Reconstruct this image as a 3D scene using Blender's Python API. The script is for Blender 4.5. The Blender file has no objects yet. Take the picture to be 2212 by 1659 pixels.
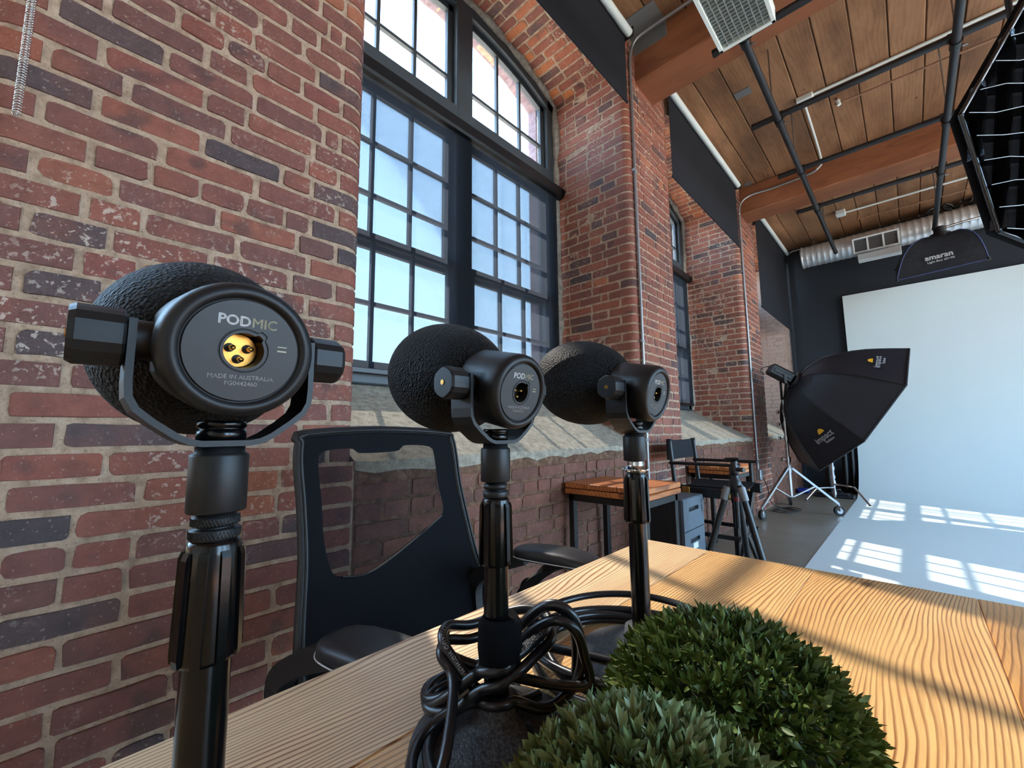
import bpy, math, random
import numpy as np
from mathutils import Vector, Matrix, Euler
PI = math.pi
random.seed(11)
RNG = np.random.default_rng(11)
SC = bpy.context.scene
COL = SC.collection

# ------------------------------------------------------------------ camera
CZ = 0.965
YAW, PITCH, ROLL, FPX = math.radians(43.467), math.radians(6.468), math.radians(-0.5146), 903.58
_F = Vector((-math.sin(YAW)*math.cos(PITCH), math.cos(YAW)*math.cos(PITCH), math.sin(PITCH)))
_r = Vector((math.cos(YAW), math.sin(YAW), 0)); _u = _r.cross(_F)
CR = _r*math.cos(ROLL) + _u*math.sin(ROLL); CU = _u*math.cos(ROLL) - _r*math.sin(ROLL)
cam = bpy.data.cameras.new('camera'); camo = bpy.data.objects.new('camera', cam); COL.objects.link(camo)
camo.matrix_world = Matrix(((CR.x, CU.x, -_F.x, 0), (CR.y, CU.y, -_F.y, 0), (CR.z, CU.z, -_F.z, CZ), (0, 0, 0, 1)))
cam.sensor_width = 36; cam.lens = FPX/2212*36; cam.clip_start = 0.01; cam.clip_end = 200
SC.camera = camo
def in_view(p, m=90):
    d = Vector(p) - Vector((0, 0, CZ)); z = d.dot(_F)
    if z < .05: return False
    x = 1106 + FPX*d.dot(CR)/z; y = 829.5 - FPX*d.dot(CU)/z
    return -m < x < 2212+m and -m < y < 1659+m

# ------------------------------------------------------------------ world, sun, exposure
SUN_DIR = Vector((1.0, -0.37, -1.0)).normalized()
SKY_STRENGTH, SUN_ENERGY = .58, 46.0
w = bpy.data.worlds.new('sky'); SC.world = w; w.use_nodes = True
nt = w.node_tree; nt.nodes.clear()
wo = nt.nodes.new('ShaderNodeOutputWorld'); bg = nt.nodes.new('ShaderNodeBackground')
tc = nt.nodes.new('ShaderNodeTexCoord'); sx = nt.nodes.new('ShaderNodeSeparateXYZ'); cr = nt.nodes.new('ShaderNodeValToRGB')
mr = nt.nodes.new('ShaderNodeMapRange'); mr.inputs[1].default_value = -1; mr.inputs[2].default_value = 1
nt.links.new(tc.outputs['Generated'], sx.inputs[0]); nt.links.new(sx.outputs['Z'], mr.inputs[0]); nt.links.new(mr.outputs[0], cr.inputs[0])
e = cr.color_ramp.elements
e.new(.5); e.new(.505)
for q, (p_, c_) in zip(e, ((0, (.56, .52, .46)), (.495, (.62, .58, .52)), (.505, (.48, .75, 1.0)), (.78, (.36, .64, 1.0)))):   # sunlit ground, horizon, zenith
    q.position = p_; q.color = c_ + (1,)
nt.links.new(cr.outputs[0], bg.inputs['Color']); bg.inputs['Strength'].default_value = 9.0*SKY_STRENGTH
nt.links.new(bg.outputs[0], wo.inputs[0])
sl = bpy.data.lights.new('sun', 'SUN'); sl.energy = SUN_ENERGY; sl.angle = math.radians(.55); sl.color = (1, .93, .82)
slo = bpy.data.objects.new('sun', sl); COL.objects.link(slo); slo.location = (-8, 5, 9)
slo.rotation_euler = SUN_DIR.to_track_quat('-Z', 'Y').to_euler()
def portal(loc, sx_, sz_, normal):
    a = bpy.data.lights.new('window_portal', 'AREA'); a.shape = 'RECTANGLE'; a.size = sx_; a.size_y = sz_
    o = bpy.data.objects.new('window_portal', a); COL.objects.link(o); o.location = loc
    o.rotation_euler = Vector(normal).to_track_quat('-Z', 'Z').to_euler(); a.cycles.is_portal = True
SC.view_settings.view_transform = 'Standard'; SC.view_settings.look = 'None'
SC.view_settings.exposure = 1.72; SC.view_settings.gamma = 1.0; SC.view_settings.use_curve_mapping = False
cy = SC.cycles
cy.use_denoising = True; cy.max_bounces = 10; cy.diffuse_bounces = 5; cy.glossy_bounces = 4; cy.transmission_bounces = 6
cy.transparent_max_bounces = 16; cy.sample_clamp_indirect = 8.0; cy.caustics_reflective = False; cy.caustics_refractive = False
cy.use_adaptive_sampling = True; cy.adaptive_threshold = 0.02

# ------------------------------------------------------------------ material helpers
def lin(c):
    return tuple(((x/255)/12.92 if x/255 <= .04045 else ((x/255+.055)/1.055)**2.4) for x in c) + (1,)
class NG:
    def __init__(s, name):
        s.m = bpy.data.materials.new(name); s.m.use_nodes = True; s.t = s.m.node_tree
        s.n = s.t.nodes; s.l = s.t.links; s.b = s.n['Principled BSDF']; s.out = s.n['Material Output']
    def node(s, typ, **kw):
        n = s.n.new('ShaderNode'+typ)
        for k, v in kw.items():
            if k.startswith('i_'):
                key = k[2:]; key = int(key) if key.isdigit() else key.replace('_', ' ')
                s.put(n.inputs[key], v)
            else: setattr(n, k, v)
        return n
    def put(s, inp, v):
        if isinstance(v, bpy.types.NodeSocket): s.l.new(v, inp)
        else: inp.default_value = v
    def math(s, op, a, b=None, c=None, clamp=False):
        n = s.n.new('ShaderNodeMath'); n.operation = op; n.use_clamp = clamp
        s.put(n.inputs[0], a)
        if b is not None: s.put(n.inputs[1], b)
        if c is not None: s.put(n.inputs[2], c)
        return n.outputs[0]
    def pos(s): return s.node('NewGeometry').outputs['Position']
    def rand(s): return s.node('ObjectInfo').outputs['Random']
    def mapping(s, v, scale=(1, 1, 1), loc=(0, 0, 0), rot=(0, 0, 0)):
        n = s.n.new('ShaderNodeMapping'); s.l.new(v, n.inputs[0])
        s.put(n.inputs['Scale'], scale); s.put(n.inputs['Location'], loc); s.put(n.inputs['Rotation'], rot)
        return n.outputs[0]
    def noise(s, v, scale, detail=4, rough=.55, dist=0, out='Fac'):
        n = s.n.new('ShaderNodeTexNoise'); s.l.new(v, n.inputs['Vector']); n.inputs['Scale'].default_value = scale
        n.inputs['Detail'].default_value = detail; n.inputs['Roughness'].default_value = rough; n.inputs['Distortion'].default_value = dist
        return n.outputs[0 if out == 'Fac' else 1]
    def ramp(s, f, stops, mode='LINEAR'):
        n = s.n.new('ShaderNodeValToRGB'); n.color_ramp.interpolation = mode; el = n.color_ramp.elements
        while len(el) < len(stops): el.new(0.5)
        for q, (p, c) in zip(el, stops):
            q.position = p; q.color = c if len(c) == 4 else lin(c)
        s.l.new(f, n.inputs[0]); return n.outputs[0]
    def mix(s, f, a, b, mode='MIX'):
        n = s.n.new('ShaderNodeMix'); n.data_type = 'RGBA'; n.blend_type = mode
        s.put(n.inputs[0], f); s.put(n.inputs[6], a); s.put(n.inputs[7], b); return n.outputs[2]
    def bump(s, h, strength=.4, dist=.01):
        n = s.n.new('ShaderNodeBump'); s.l.new(h, n.inputs['Height']); n.inputs['Strength'].default_value = strength
        n.inputs['Distance'].default_value = dist; s.l.new(n.outputs[0], s.b.inputs['Normal']); return n
    def base(s, c): s.put(s.b.inputs['Base Color'], c)
    def set(s, rough=.5, metal=0., spec=.5):
        s.put(s.b.inputs['Roughness'], rough); s.put(s.b.inputs['Metallic'], metal); s.put(s.b.inputs['Specular IOR Level'], spec); return s.m
MAT = {}
def simple(name, col, rough=.5, metal=0., spec=.5, vary=.12, nscale=60., bump=0., bscale=300., bdist=.001):
    g = NG(name); p = g.pos(); c = lin(col)
    f = g.noise(p, nscale, 3); k = g.math('MULTIPLY_ADD', f, 2*vary, 1-vary)
    mx = g.node('VectorMath', operation='SCALE'); mx.inputs[0].default_value = c[:3]; g.l.new(k, mx.inputs['Scale'])
    g.base(mx.outputs[0]); g.set(rough, metal, spec)
    if bump: g.bump(g.noise(p, bscale, 3), bump, bdist)
    MAT[name] = g.m; return g.m

def brick_mat(name, stops, fleck=.5, dirt=0., pale_mix=0., mottle=(.55, 1.45)):
    g = NG(name); p = g.pos()
    oi = g.node('ObjectInfo'); 
    c = g.ramp(oi.outputs['Random'], stops, 'LINEAR')
    n1 = g.noise(p, 22, 5, .6); k = g.math('MULTIPLY_ADD', n1, mottle[1]-mottle[0], mottle[0])
    c = g.mix(1.0, c, g.ramp(k, [(0, (0, 0, 0)), (1, (1, 1, 1))]), 'MULTIPLY') if False else c
    sc = g.node('VectorMath', operation='SCALE'); g.l.new(c, sc.inputs[0]); g.l.new(k, sc.inputs['Scale']); c = sc.outputs[0]
    # burnt patches on part of a brick
    n4 = g.noise(p, 7, 2); burn = g.ramp(n4, [(.60, (0, 0, 0)), (.68, (255, 255, 255))]); c = g.mix(g.math('MULTIPLY', burn, .55), c, lin((58, 50, 52)))
    # orange bloom
    n5 = g.noise(g.mapping(p, loc=(3, 7, 1)), 5, 3); bl = g.ramp(n5, [(.52, (0, 0, 0)), (.72, (255, 255, 255))]); c = g.mix(g.math('MULTIPLY', bl, .45), c, lin((150, 82, 60)))
    # old whitewash flecks
    if fleck > 0:
        cl = g.ramp(g.noise(p, 3.2, 3), [(.49, (0, 0, 0)), (.64, (255, 255, 255))])
        fl = g.noise(p, 75, 4, .6); fm = g.ramp(fl, [(.575, (0, 0, 0)), (.605, (255, 255, 255))])
        fac = g.math('MULTIPLY', g.math('MULTIPLY', cl, fm), fleck, clamp=True)
        c = g.mix(fac, c, lin((205, 190, 175)))
        sp = g.ramp(g.noise(p, 130, 2), [(.66, (0, 0, 0)), (.69, (255, 255, 255))]); c = g.mix(g.math('MULTIPLY', sp, .5*fleck), c, lin((200, 180, 160)))
    if dirt > 0: c = g.mix(dirt, c, g.ramp(g.noise(p, 9, 5, .65), [(.3, (62, 40, 31)), (.5, (108, 64, 48)), (.7, (128, 86, 66))]))
    if pale_mix > 0: c = g.mix(pale_mix, c, lin((226, 200, 184)))
    g.base(c); g.set(.58, 0, .42)
    h = g.math('ADD', g.math('MULTIPLY', g.noise(p, 160, 4, .65), .5), g.noise(p, 45, 4, .6))
    vo = g.node('TexVoronoi', feature='DISTANCE_TO_EDGE'); g.l.new(g.mapping(p, scale=(1, 1, 1)), vo.inputs['Vector']); vo.inputs['Scale'].default_value = 14
    g.bump(h, .7, .011)
    MAT[name] = g.m
STOPS = [(0, (66, 58, 62)), (.07, (84, 66, 66)), (.13, (108, 70, 64)), (.40, (118, 72, 64)), (.62, (126, 76, 65)), (.80, (136, 80, 66)), (.92, (120, 68, 62)), (1.0, (160, 98, 70))]
brick_mat('brick_red', STOPS, fleck=.6)
brick_mat('brick_clean', [(0, (70, 58, 60)), (.06, (92, 66, 64)), (.12, (122, 74, 62)), (.40, (134, 78, 64)), (.62, (142, 82, 64)), (.80, (152, 86, 65)), (.92, (136, 74, 62)), (1.0, (172, 102, 70))], fleck=.65)
brick_mat('brick_reveal', [(0, (70, 58, 60)), (.06, (92, 66, 64)), (.12, (126, 76, 64)), (.40, (138, 80, 66)), (.62, (148, 86, 67)), (.80, (158, 90, 68)), (.92, (140, 76, 64)), (1.0, (178, 106, 72))], fleck=.9)
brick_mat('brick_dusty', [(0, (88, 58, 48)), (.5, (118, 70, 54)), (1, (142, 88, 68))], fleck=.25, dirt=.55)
brick_mat('brick_arch', [(0, (86, 62, 60)), (.2, (120, 68, 56)), (.6, (146, 80, 60)), (1, (190, 112, 66))], fleck=.6)
brick_mat('brick_pale', [(0, (150, 110, 100)), (1, (180, 130, 112))], fleck=.2, pale_mix=.62)  # brick of the far recess, mixed evenly towards pale pink
def mortar_mat(name, c1, c2, c3):
    g = NG(name); p = g.pos()
    c = g.ramp(g.noise(p, 30, 5, .6), [(.3, c1), (.55, c2), (.75, c3)])
    pit = g.ramp(g.noise(p, 150, 2), [(.33, (255, 255, 255)), (.40, (0, 0, 0))]); c = g.mix(g.math('MULTIPLY', pit, .35), c, lin((90, 74, 62)))
    g.base(c); g.set(.95, 0, .15)
    g.bump(g.math('ADD', g.noise(p, 120, 5, .7), g.math('MULTIPLY', g.noise(p, 28, 3), 1.4)), .9, .014)
    MAT[name] = g.m
mortar_mat('mortar', (168, 142, 121), (206, 178, 154), (222, 198, 176))
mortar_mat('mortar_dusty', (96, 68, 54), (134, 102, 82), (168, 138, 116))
mortar_mat('mortar_pale', (190, 160, 142), (212, 184, 168), (226, 202, 186))
mortar_mat('plaster', (150, 142, 132), (188, 180, 168), (214, 206, 194))
mortar_mat('stone_sill', (150, 142, 128), (186, 176, 158), (206, 196, 178))
mortar_mat('facade_brick', (128, 112, 122), (160, 142, 150), (184, 168, 172))

def wood_mat(name, axis, ring, light, mid, dark, scale=1.0, rough=.4, wav=.012, center=(.0, -.04), knots=True, dirt=0., spec=.5, tilt=.02, lowamp=.12, gr=1.0):
    """axis: 0 or 1, direction of the grain.  Annual rings around a pith line that wanders below the board."""
    g = NG(name); p = g.pos(); oi = g.rand()
    off = g.node('CombineXYZ'); g.l.new(g.math('MULTIPLY', oi, 37.0), off.inputs[0]); g.l.new(g.math('MULTIPLY', oi, 91.0), off.inputs[1]); g.l.new(g.math('MULTIPLY', oi, 13.0), off.inputs[2])
    ad = g.node('VectorMath', operation='ADD'); g.l.new(p, ad.inputs[0]); g.l.new(off.outputs[0], ad.inputs[1]); q = ad.outputs[0]
    s0 = [1, 1, 1]; s0[axis] = .22
    low = g.noise(g.mapping(q, scale=tuple(s0)), 5.0*scale, 2, .5)
    s1 = [1, 1, 1]; s1[axis] = .3
    midn = g.noise(g.mapping(q, scale=tuple(s1)), 16*scale, 3, .5)
    sp = g.node('SeparateXYZ'); g.l.new(p, sp.inputs[0]); a = sp.outputs[axis]; b = sp.outputs[1-axis]
    sq = g.node('SeparateXYZ'); g.l.new(q, sq.inputs[0])
    # ring radius field: lateral distance (shifted per board) + slow drift along the grain
    lat = g.math('ADD', b, g.math('MULTIPLY', g.math('SUBTRACT', oi, .5), .35))
    r = g.math('ADD', g.math('MULTIPLY', g.math('ABSOLUTE', lat), .55), g.math('MULTIPLY', low, lowamp))
    r = g.math('ADD', r, g.math('MULTIPLY', midn, wav))
    r = g.math('ADD', r, g.math('MULTIPLY', a, tilt))
    fr = g.math('FRACT', g.math('MULTIPLY', r, ring))
    late = g.ramp(fr, [(0, (0, 0, 0)), (.52, (30, 30, 30)), (.74, (235, 235, 235)), (.88, (255, 255, 255)), (.98, (0, 0, 0))])
    tone = g.ramp(g.noise(g.mapping(q, scale=tuple(s0)), 3.5*scale, 3), [(.3, mid), (.6, light)])
    vary = g.ramp(g.noise(g.mapping(q, scale=tuple(s1)), 7*scale, 3), [(.32, (165, 165, 165)), (.60, (255, 255, 255))])
    c = g.mix(g.math('MULTIPLY', g.math('MULTIPLY', late, vary), gr), tone, lin(dark))
    rb_ = g.ramp(g.noise(g.mapping(q, loc=(5, 2, 3), scale=tuple(s0)), 9*scale, 3), [(.55, (0, 0, 0)), (.72, (255, 255, 255))]); c = g.mix(g.math('MULTIPLY', rb_, .28), c, lin(dark))
    sf = [1, 1, 1]; sf[axis] = .04
    fib = g.noise(g.mapping(q, scale=tuple(sf)), 340*scale, 3, .6); c = g.mix(g.math('MULTIPLY', g.math('SUBTRACT', fib, .42, clamp=True), .9), c, lin(dark))
    if knots:
        vo = g.node('TexVoronoi', feature='F1'); sk = [1, 1, 1]; sk[axis] = .55; sk[2] = 0
        g.l.new(g.mapping(q, scale=tuple(sk)), vo.inputs['Vector']); vo.inputs['Scale'].default_value = 4.6*scale
        kn = g.ramp(vo.outputs['Distance'], [(.035, (255, 255, 255)), (.06, (0, 0, 0))]); c = g.mix(g.math('MULTIPLY', kn, .85), c, lin((84, 50, 34)))
    if dirt:
        dn = g.ramp(g.noise(g.mapping(q, scale=tuple(s1)), 3.0, 5, .65), [(.42, (0, 0, 0)), (.70, (255, 255, 255))]); c = g.mix(g.math('MULTIPLY', dn, dirt), c, lin((62, 42, 32)))
    g.base(c); g.set(rough, 0, spec)
    g.bump(g.math('ADD', late, fib), .12, .0012)
    MAT[name] = g.m
wood_mat('pine_top', 1, 400, (240, 182, 110), (228, 162, 90), (122, 62, 30), rough=.30, wav=.0045, lowamp=.085)
wood_mat('pine_lit', 1, 400, (253, 226, 182), (246, 212, 162), (158, 104, 68), rough=.32, wav=.0045, lowamp=.085)  # paler copy of the table pine: brighter light painted into the left plank
wood_mat('pine_half_lit', 1, 400, (246, 199, 134), (234, 180, 112), (132, 72, 38), rough=.31, wav=.0045, lowamp=.095)  # step between the two pines, light likewise put into the colour
wood_mat('side_wood', 1, 90, (196, 122, 66), (176, 100, 52), (120, 62, 34), rough=.45, knots=False)
wood_mat('plank_wood', 1, 60, (164, 120, 86), (142, 100, 70), (114, 78, 55), rough=.7, wav=.015, lowamp=.08, gr=.40, dirt=.65, spec=.3)
wood_mat('beam_wood', 0, 70, (158, 100, 68), (142, 86, 58), (118, 70, 48), rough=.7, wav=.012, lowamp=.06, gr=.5, knots=False, dirt=.35, spec=.3)

simple('concrete', (128, 115, 100), .42, vary=.28, nscale=5, bump=.15, bscale=90)
simple('white_paint', (220, 229, 228), .55, vary=.02, nscale=3, spec=.35)
simple('charcoal_paint', (44, 48, 54), .75, vary=.05, nscale=4, spec=.3)
simple('room_white', (225, 222, 216), .8, vary=.03, nscale=3)
simple('black_metal', (17, 17, 19), .38, vary=.1, nscale=80)
simple('pipe_black', (40, 40, 43), .42, metal=.3, vary=.15, nscale=40)
simple('black_plastic', (20, 20, 22), .45, vary=.1)
simple('gloss_black', (7, 7, 8), .2, spec=.42, vary=.05)
simple('mic_black', (19, 20, 22), .46, vary=.06, nscale=200, bump=.08, bscale=1500, bdist=.0003, spec=.38)
simple('mic_plate', (33, 34, 36), .5, vary=.04, bump=.05, bscale=1800, bdist=.0002)
simple('mic_groove', (8, 8, 9), .6, vary=.02)
simple('print_white', (214, 214, 214), .6, vary=.02)
simple('print_grey', (176, 168, 138), .6, vary=.02)
simple('print_dim', (172, 170, 168), .6, vary=.02)
simple('print_red', (120, 26, 32), .5, vary=.02)
simple('print_yellow', (238, 176, 40), .6, vary=.02)
simple('print_blue', (62, 72, 120), .6, vary=.05)
simple('brass', (214, 160, 84), .28, metal=1., vary=.1)
simple('gold_pin', (255, 214, 130), .18, metal=1., vary=.05)
simple('chrome', (205, 207, 210), .16, metal=1., vary=.06)
simple('steel', (160, 162, 165), .32, metal=1., vary=.12, nscale=30)
simple('conduit_steel', (165, 166, 168), .42, metal=.85, vary=.12, nscale=25)
simple('window_frame', (58, 66, 72), .5, vary=.08, nscale=20)
simple('shade_black', (30, 31, 36), .8, vary=.04, nscale=8, spec=.2)
simple('tube_white', (214, 220, 216), .4, vary=.03)
simple('duct_metal', (222, 225, 228), .34, metal=.55, vary=.18, nscale=14)
simple('register_white', (226, 228, 228), .5, vary=.03)
simple('register_dark', (96, 92, 92), .6, vary=.1)
simple('fixture_white', (226, 232, 228), .45, vary=.02)
simple('louver_metal', (190, 196, 194), .3, metal=.5, vary=.06)
simple('nylon_black', (30, 32, 38), .48, vary=.12, nscale=9, spec=.4, bump=.3, bscale=14, bdist=.02)
simple('nylon_gloss', (12, 12, 16), .16, vary=.1, nscale=9, spec=.8, bump=.25, bscale=26, bdist=.01)
simple('silver_fabric', (200, 203, 208), .35, metal=.6, vary=.1)
simple('canvas_black', (32, 33, 37), .85, vary=.08, nscale=200, bump=.2, bscale=900, bdist=.0006, spec=.2)
simple('chair_plastic', (18, 19, 22), .5, vary=.08)
simple('leather_black', (30, 33, 38), .42, vary=.06, nscale=200, bump=.12, bscale=700, bdist=.0006)
simple('stitch', (196, 200, 206), .7, vary=.02)
simple('chair_fabric', (15, 16, 20), .9, vary=.1, nscale=400, bump=.3, bscale=1400, bdist=.0005, spec=.15)
simple('cabinet_grey', (92, 102, 112), .45, vary=.03, nscale=200)
simple('cabinet_dark', (26, 27, 30), .5, vary=.03)
simple('label_paper', (226, 224, 218), .7, vary=.02)
simple('rubber', (26, 25, 25), .7, vary=.1)
simple('cable_black', (22, 23, 26), .3, vary=.06, spec=.55)
simple('velcro', (14, 14, 16), .95, vary=.2, nscale=900, bump=.6, bscale=1600, bdist=.001, spec=.1)
simple('blue_plastic', (24, 44, 130), .45, vary=.1)
simple('wood_trim', (140, 104, 72), .6, vary=.1)
simple('patch_grey', (128, 128, 128), .55, metal=.4, vary=.08, nscale=20)
simple('copper_pipe', (150, 112, 88), .5, metal=.5, vary=.4, nscale=30)
simple('foam_core', (8, 8, 9), .9)
simple('stem_green', (40, 52, 26), .7, vary=.1)
g = NG('foam_black'); p = g.pos()
vo = g.node('TexVoronoi', feature='F1'); g.l.new(p, vo.inputs['Vector']); vo.inputs['Scale'].default_value = 560
g.base(g.ramp(vo.outputs['Distance'], [(.1, (20, 20, 23)), (.5, (4, 4, 5))])); g.set(.65, 0, .25); g.bump(vo.outputs['Distance'], 1.0, .0035); MAT['foam_black'] = g.m
g = NG('cast_base'); p = g.pos(); g.base(g.ramp(g.noise(p, 420, 3), [(.4, (34, 35, 37)), (.62, (70, 72, 75))])); g.set(.5, .2, .5); g.bump(g.noise(p, 520, 4), .8, .0014); MAT['cast_base'] = g.m
for nm, c0, c1, c2 in (('leaf_green', (88, 106, 60), (114, 130, 80), (142, 154, 108)), ('leaf_dark', (64, 82, 36), (86, 106, 48), (114, 130, 68))):
    g = NG(nm); p = g.pos(); oi = g.rand()
    c = g.ramp(g.noise(p, 45, 3), [(.3, c0), (.5, c1), (.7, c2)]); g.base(g.mix(g.math('MULTIPLY', oi, .35), c, lin(c0))); g.set(.45, 0, .4); MAT[nm] = g.m
def clear_mix(name, trans, col, rough=.3, kind='glass', tint=(1, 1, 1)):
    g = NG(name); g.n.remove(g.b)
    tr = g.node('BsdfTransparent'); tr.inputs[0].default_value = tint + (1,)
    if kind == 'glass':
        gl = g.node('BsdfGlossy'); gl.inputs['Roughness'].default_value = .02; gl.inputs[0].default_value = (1, 1, 1, 1)
        fr = g.node('Fresnel'); fr.inputs[0].default_value = 1.45; fac = g.math('MULTIPLY', fr.outputs[0], 1-trans, clamp=True)
        mx = g.node('MixShader'); g.l.new(fac, mx.inputs[0]); g.l.new(tr.outputs[0], mx.inputs[1]); g.l.new(gl.outputs[0], mx.inputs[2])
    else:
        p = g.pos()
        df = g.node('BsdfDiffuse'); df.inputs[0].default_value = lin(col); tl = g.node('BsdfTranslucent'); tl.inputs[0].default_value = lin(col)
        m2 = g.node('MixShader'); m2.inputs[0].default_value = rough; g.l.new(df.outputs[0], m2.inputs[1]); g.l.new(tl.outputs[0], m2.inputs[2])
        weave = g.noise(g.mapping(p, scale=(1, 1, 1)), 700 if kind == 'screen' else 900, 2, .7)
        amt = .02 if kind == 'screen' else .25
        f = g.math('ADD', 1-trans-amt/2, g.math('MULTIPLY', weave, amt))
        mx = g.node('MixShader'); g.l.new(f, mx.inputs[0]); g.l.new(tr.outputs[0], mx.inputs[1]); g.l.new(m2.outputs[0], mx.inputs[2])
    g.l.new(mx.outputs[0], g.out.inputs[0]); MAT[name] = g.m
clear_mix('pane_glass', .4, None)
clear_mix('solar_screen', .082, (34, 38, 44), rough=.3, kind='screen')
clear_mix('chair_mesh', .38, (22, 23, 28), rough=.1, kind='mesh')

# ------------------------------------------------------------------ geometry helpers
class MB:
    def __init__(s): s.v = []; s.f = []; s.sm = []
    def add(s, vs, fs, smooth=False):
        o = len(s.v); s.v += [tuple(map(float, q)) for q in vs]; s.f += [tuple(i+o for i in f) for f in fs]; s.sm += [smooth]*len(fs); return s
    def box(s, lo, hi, bev=0.0, M=None):
        (x0, y0, z0), (x1, y1, z1) = lo, hi
        if bev <= 0:
            vs = [(x, y, z) for z in (z0, z1) for y in (y0, y1) for x in (x0, x1)]
            fs = [(0, 2, 3, 1), (4, 5, 7, 6), (0, 1, 5, 4), (2, 6, 7, 3), (0, 4, 6, 2), (1, 3, 7, 5)]
        else:
            vs = []; idx = {}
            for ix in (0, 1):
                for iy in (0, 1):
                    for iz in (0, 1):
                        c = (x1 if ix else x0, y1 if iy else y0, z1 if iz else z0); d = [(-bev if k else bev) for k in (ix, iy, iz)]
                        for ax in range(3):
                            q = [c[k] + (0 if k == ax else d[k]) for k in range(3)]; idx[(ix, iy, iz, ax)] = len(vs); vs.append(q)
            fs = []
            def I(a, b, c, ax): return idx[(a, b, c, ax)]
            fs += [(I(0, 0, 0, 0), I(0, 0, 1, 0), I(0, 1, 1, 0), I(0, 1, 0, 0)), (I(1, 0, 0, 0), I(1, 1, 0, 0), I(1, 1, 1, 0), I(1, 0, 1, 0))]
            fs += [(I(0, 0, 0, 1), I(1, 0, 0, 1), I(1, 0, 1, 1), I(0, 0, 1, 1)), (I(0, 1, 0, 1), I(0, 1, 1, 1), I(1, 1, 1, 1), I(1, 1, 0, 1))]
            fs += [(I(0, 0, 0, 2), I(0, 1, 0, 2), I(1, 1, 0, 2), I(1, 0, 0, 2)), (I(0, 0, 1, 2), I(1, 0, 1, 2), I(1, 1, 1, 2), I(0, 1, 1, 2))]
            for a in (0, 1):
                for b in (0, 1):
                    fs.append((I(a, b, 0, 0), I(a, b, 1, 0), I(a, b, 1, 1), I(a, b, 0, 1)))
                    fs.append((I(a, 0, b, 0), I(a, 1, b, 0), I(a, 1, b, 2), I(a, 0, b, 2)))
                    fs.append((I(0, a, b, 1), I(1, a, b, 1), I(1, a, b, 2), I(0, a, b, 2)))
                    for c in (0, 1): fs.append((I(a, b, c, 0), I(a, b, c, 1), I(a, b, c, 2)))
        if M is not None: vs = [tuple(M @ Vector(q)) for q in vs]
        return s.add(vs, fs)
    def cyl(s, p0, p1, r0, r1=None, n=16, cap=True, smooth=True):
        r1 = r0 if r1 is None else r1; p0 = Vector(p0); p1 = Vector(p1); d = (p1-p0).normalized()
        a = d.orthogonal().normalized(); b = d.cross(a)
        vs = [tuple(p + (a*math.cos(2*PI*k/n) + b*math.sin(2*PI*k/n))*r) for p, r in ((p0, r0), (p1, r1)) for k in range(n)]
        s.add(vs, [(k, (k+1) % n, n+(k+1) % n, n+k) for k in range(n)], smooth)
        if cap:
            s.add(vs[:n], [tuple(range(n))[::-1]]); s.add(vs[n:], [tuple(range(n))])
        return s
    def tube(s, pts, r, n=8, closed=False, cap=True):
        P = [Vector(q) for q in pts]; m = len(P); R = r if hasattr(r, '__len__') else [r]*m
        T = []
        for i in range(m):
            if closed: t = P[(i+1) % m]-P[i-1]
            else: t = P[min(i+1, m-1)]-P[max(i-1, 0)]
            T.append(t.normalized())
        a = T[0].orthogonal().normalized(); vs = []
        for i in range(m):
            a = (a - T[i]*a.dot(T[i])).normalized(); b = T[i].cross(a)
            vs += [tuple(P[i] + (a*math.cos(2*PI*k/n) + b*math.sin(2*PI*k/n))*R[i]) for k in range(n)]
        fs = []
        for i in range(m if closed else m-1):
            j = (i+1) % m
            fs += [(i*n+k, i*n+(k+1) % n, j*n+(k+1) % n, j*n+k) for k in range(n)]
        s.add(vs, fs, True)
        if cap and not closed:
            s.add(vs[:n], [tuple(range(n))[::-1]]); s.add(vs[-n:], [tuple(range(n))])
        return s
    def lathe(s, prof, o=(0, 0, 0), axis='z', n=32, fn=None, smooth=True, cap=True):
        vs = []
        for (r, h) in prof:
            for k in range(n):
                c, t = r*math.cos(2*PI*k/n), r*math.sin(2*PI*k/n)
                q = (c, t, h) if axis == 'z' else ((h, c, t) if axis == 'x' else (t, h, c))
                if fn: q = fn(q)
                vs.append((q[0]+o[0], q[1]+o[1], q[2]+o[2]))
        m = len(prof)
        fs = [(i*n+k, i*n+(k+1) % n, (i+1)*n+(k+1) % n, (i+1)*n+k) for i in range(m-1) for k in range(n)]
        s.add(vs, fs, smooth)
        if not cap: return s
        if prof[0][0] > 1e-6: s.add(vs[:n], [tuple(range(n))[::-1]])
        if prof[-1][0] > 1e-6: s.add(vs[-n:], [tuple(range(n))])
        return s
    def prism(s, poly, axis, a, b):
        """poly: 2-D points; extruded along axis (0/1/2) from a to b."""
        def P(q, h):
            return (h, q[0], q[1]) if axis == 0 else ((q[0], h, q[1]) if axis == 1 else (q[0], q[1], h))
        n = len(poly); vs = [P(q, a) for q in poly] + [P(q, b) for q in poly]
        return s.add(vs, [tuple(range(n))[::-1], tuple(range(n, 2*n))] + [(k, (k+1) % n, n+(k+1) % n, n+k) for k in range(n)])
    def strap(s, pts, wdir, width, thick, ndir=None):
        """flat bar following pts; wdir is the width direction."""
        P = [Vector(q) for q in pts]; wd = Vector(wdir).normalized(); vs = []
        for i in range(len(P)):
            t = (P[min(i+1, len(P)-1)]-P[max(i-1, 0)]).normalized(); nn = t.cross(wd).normalized()
            for a, b in ((-1, -1), (1, -1), (1, 1), (-1, 1)): vs.append(tuple(P[i] + wd*(a*width/2) + nn*(b*thick/2)))
        fs = []
        for i in range(len(P)-1):
            fs += [(i*4+k, i*4+(k+1) % 4, i*4+4+(k+1) % 4, i*4+4+k) for k in range(4)]
        m = (len(P)-1)*4
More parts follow.
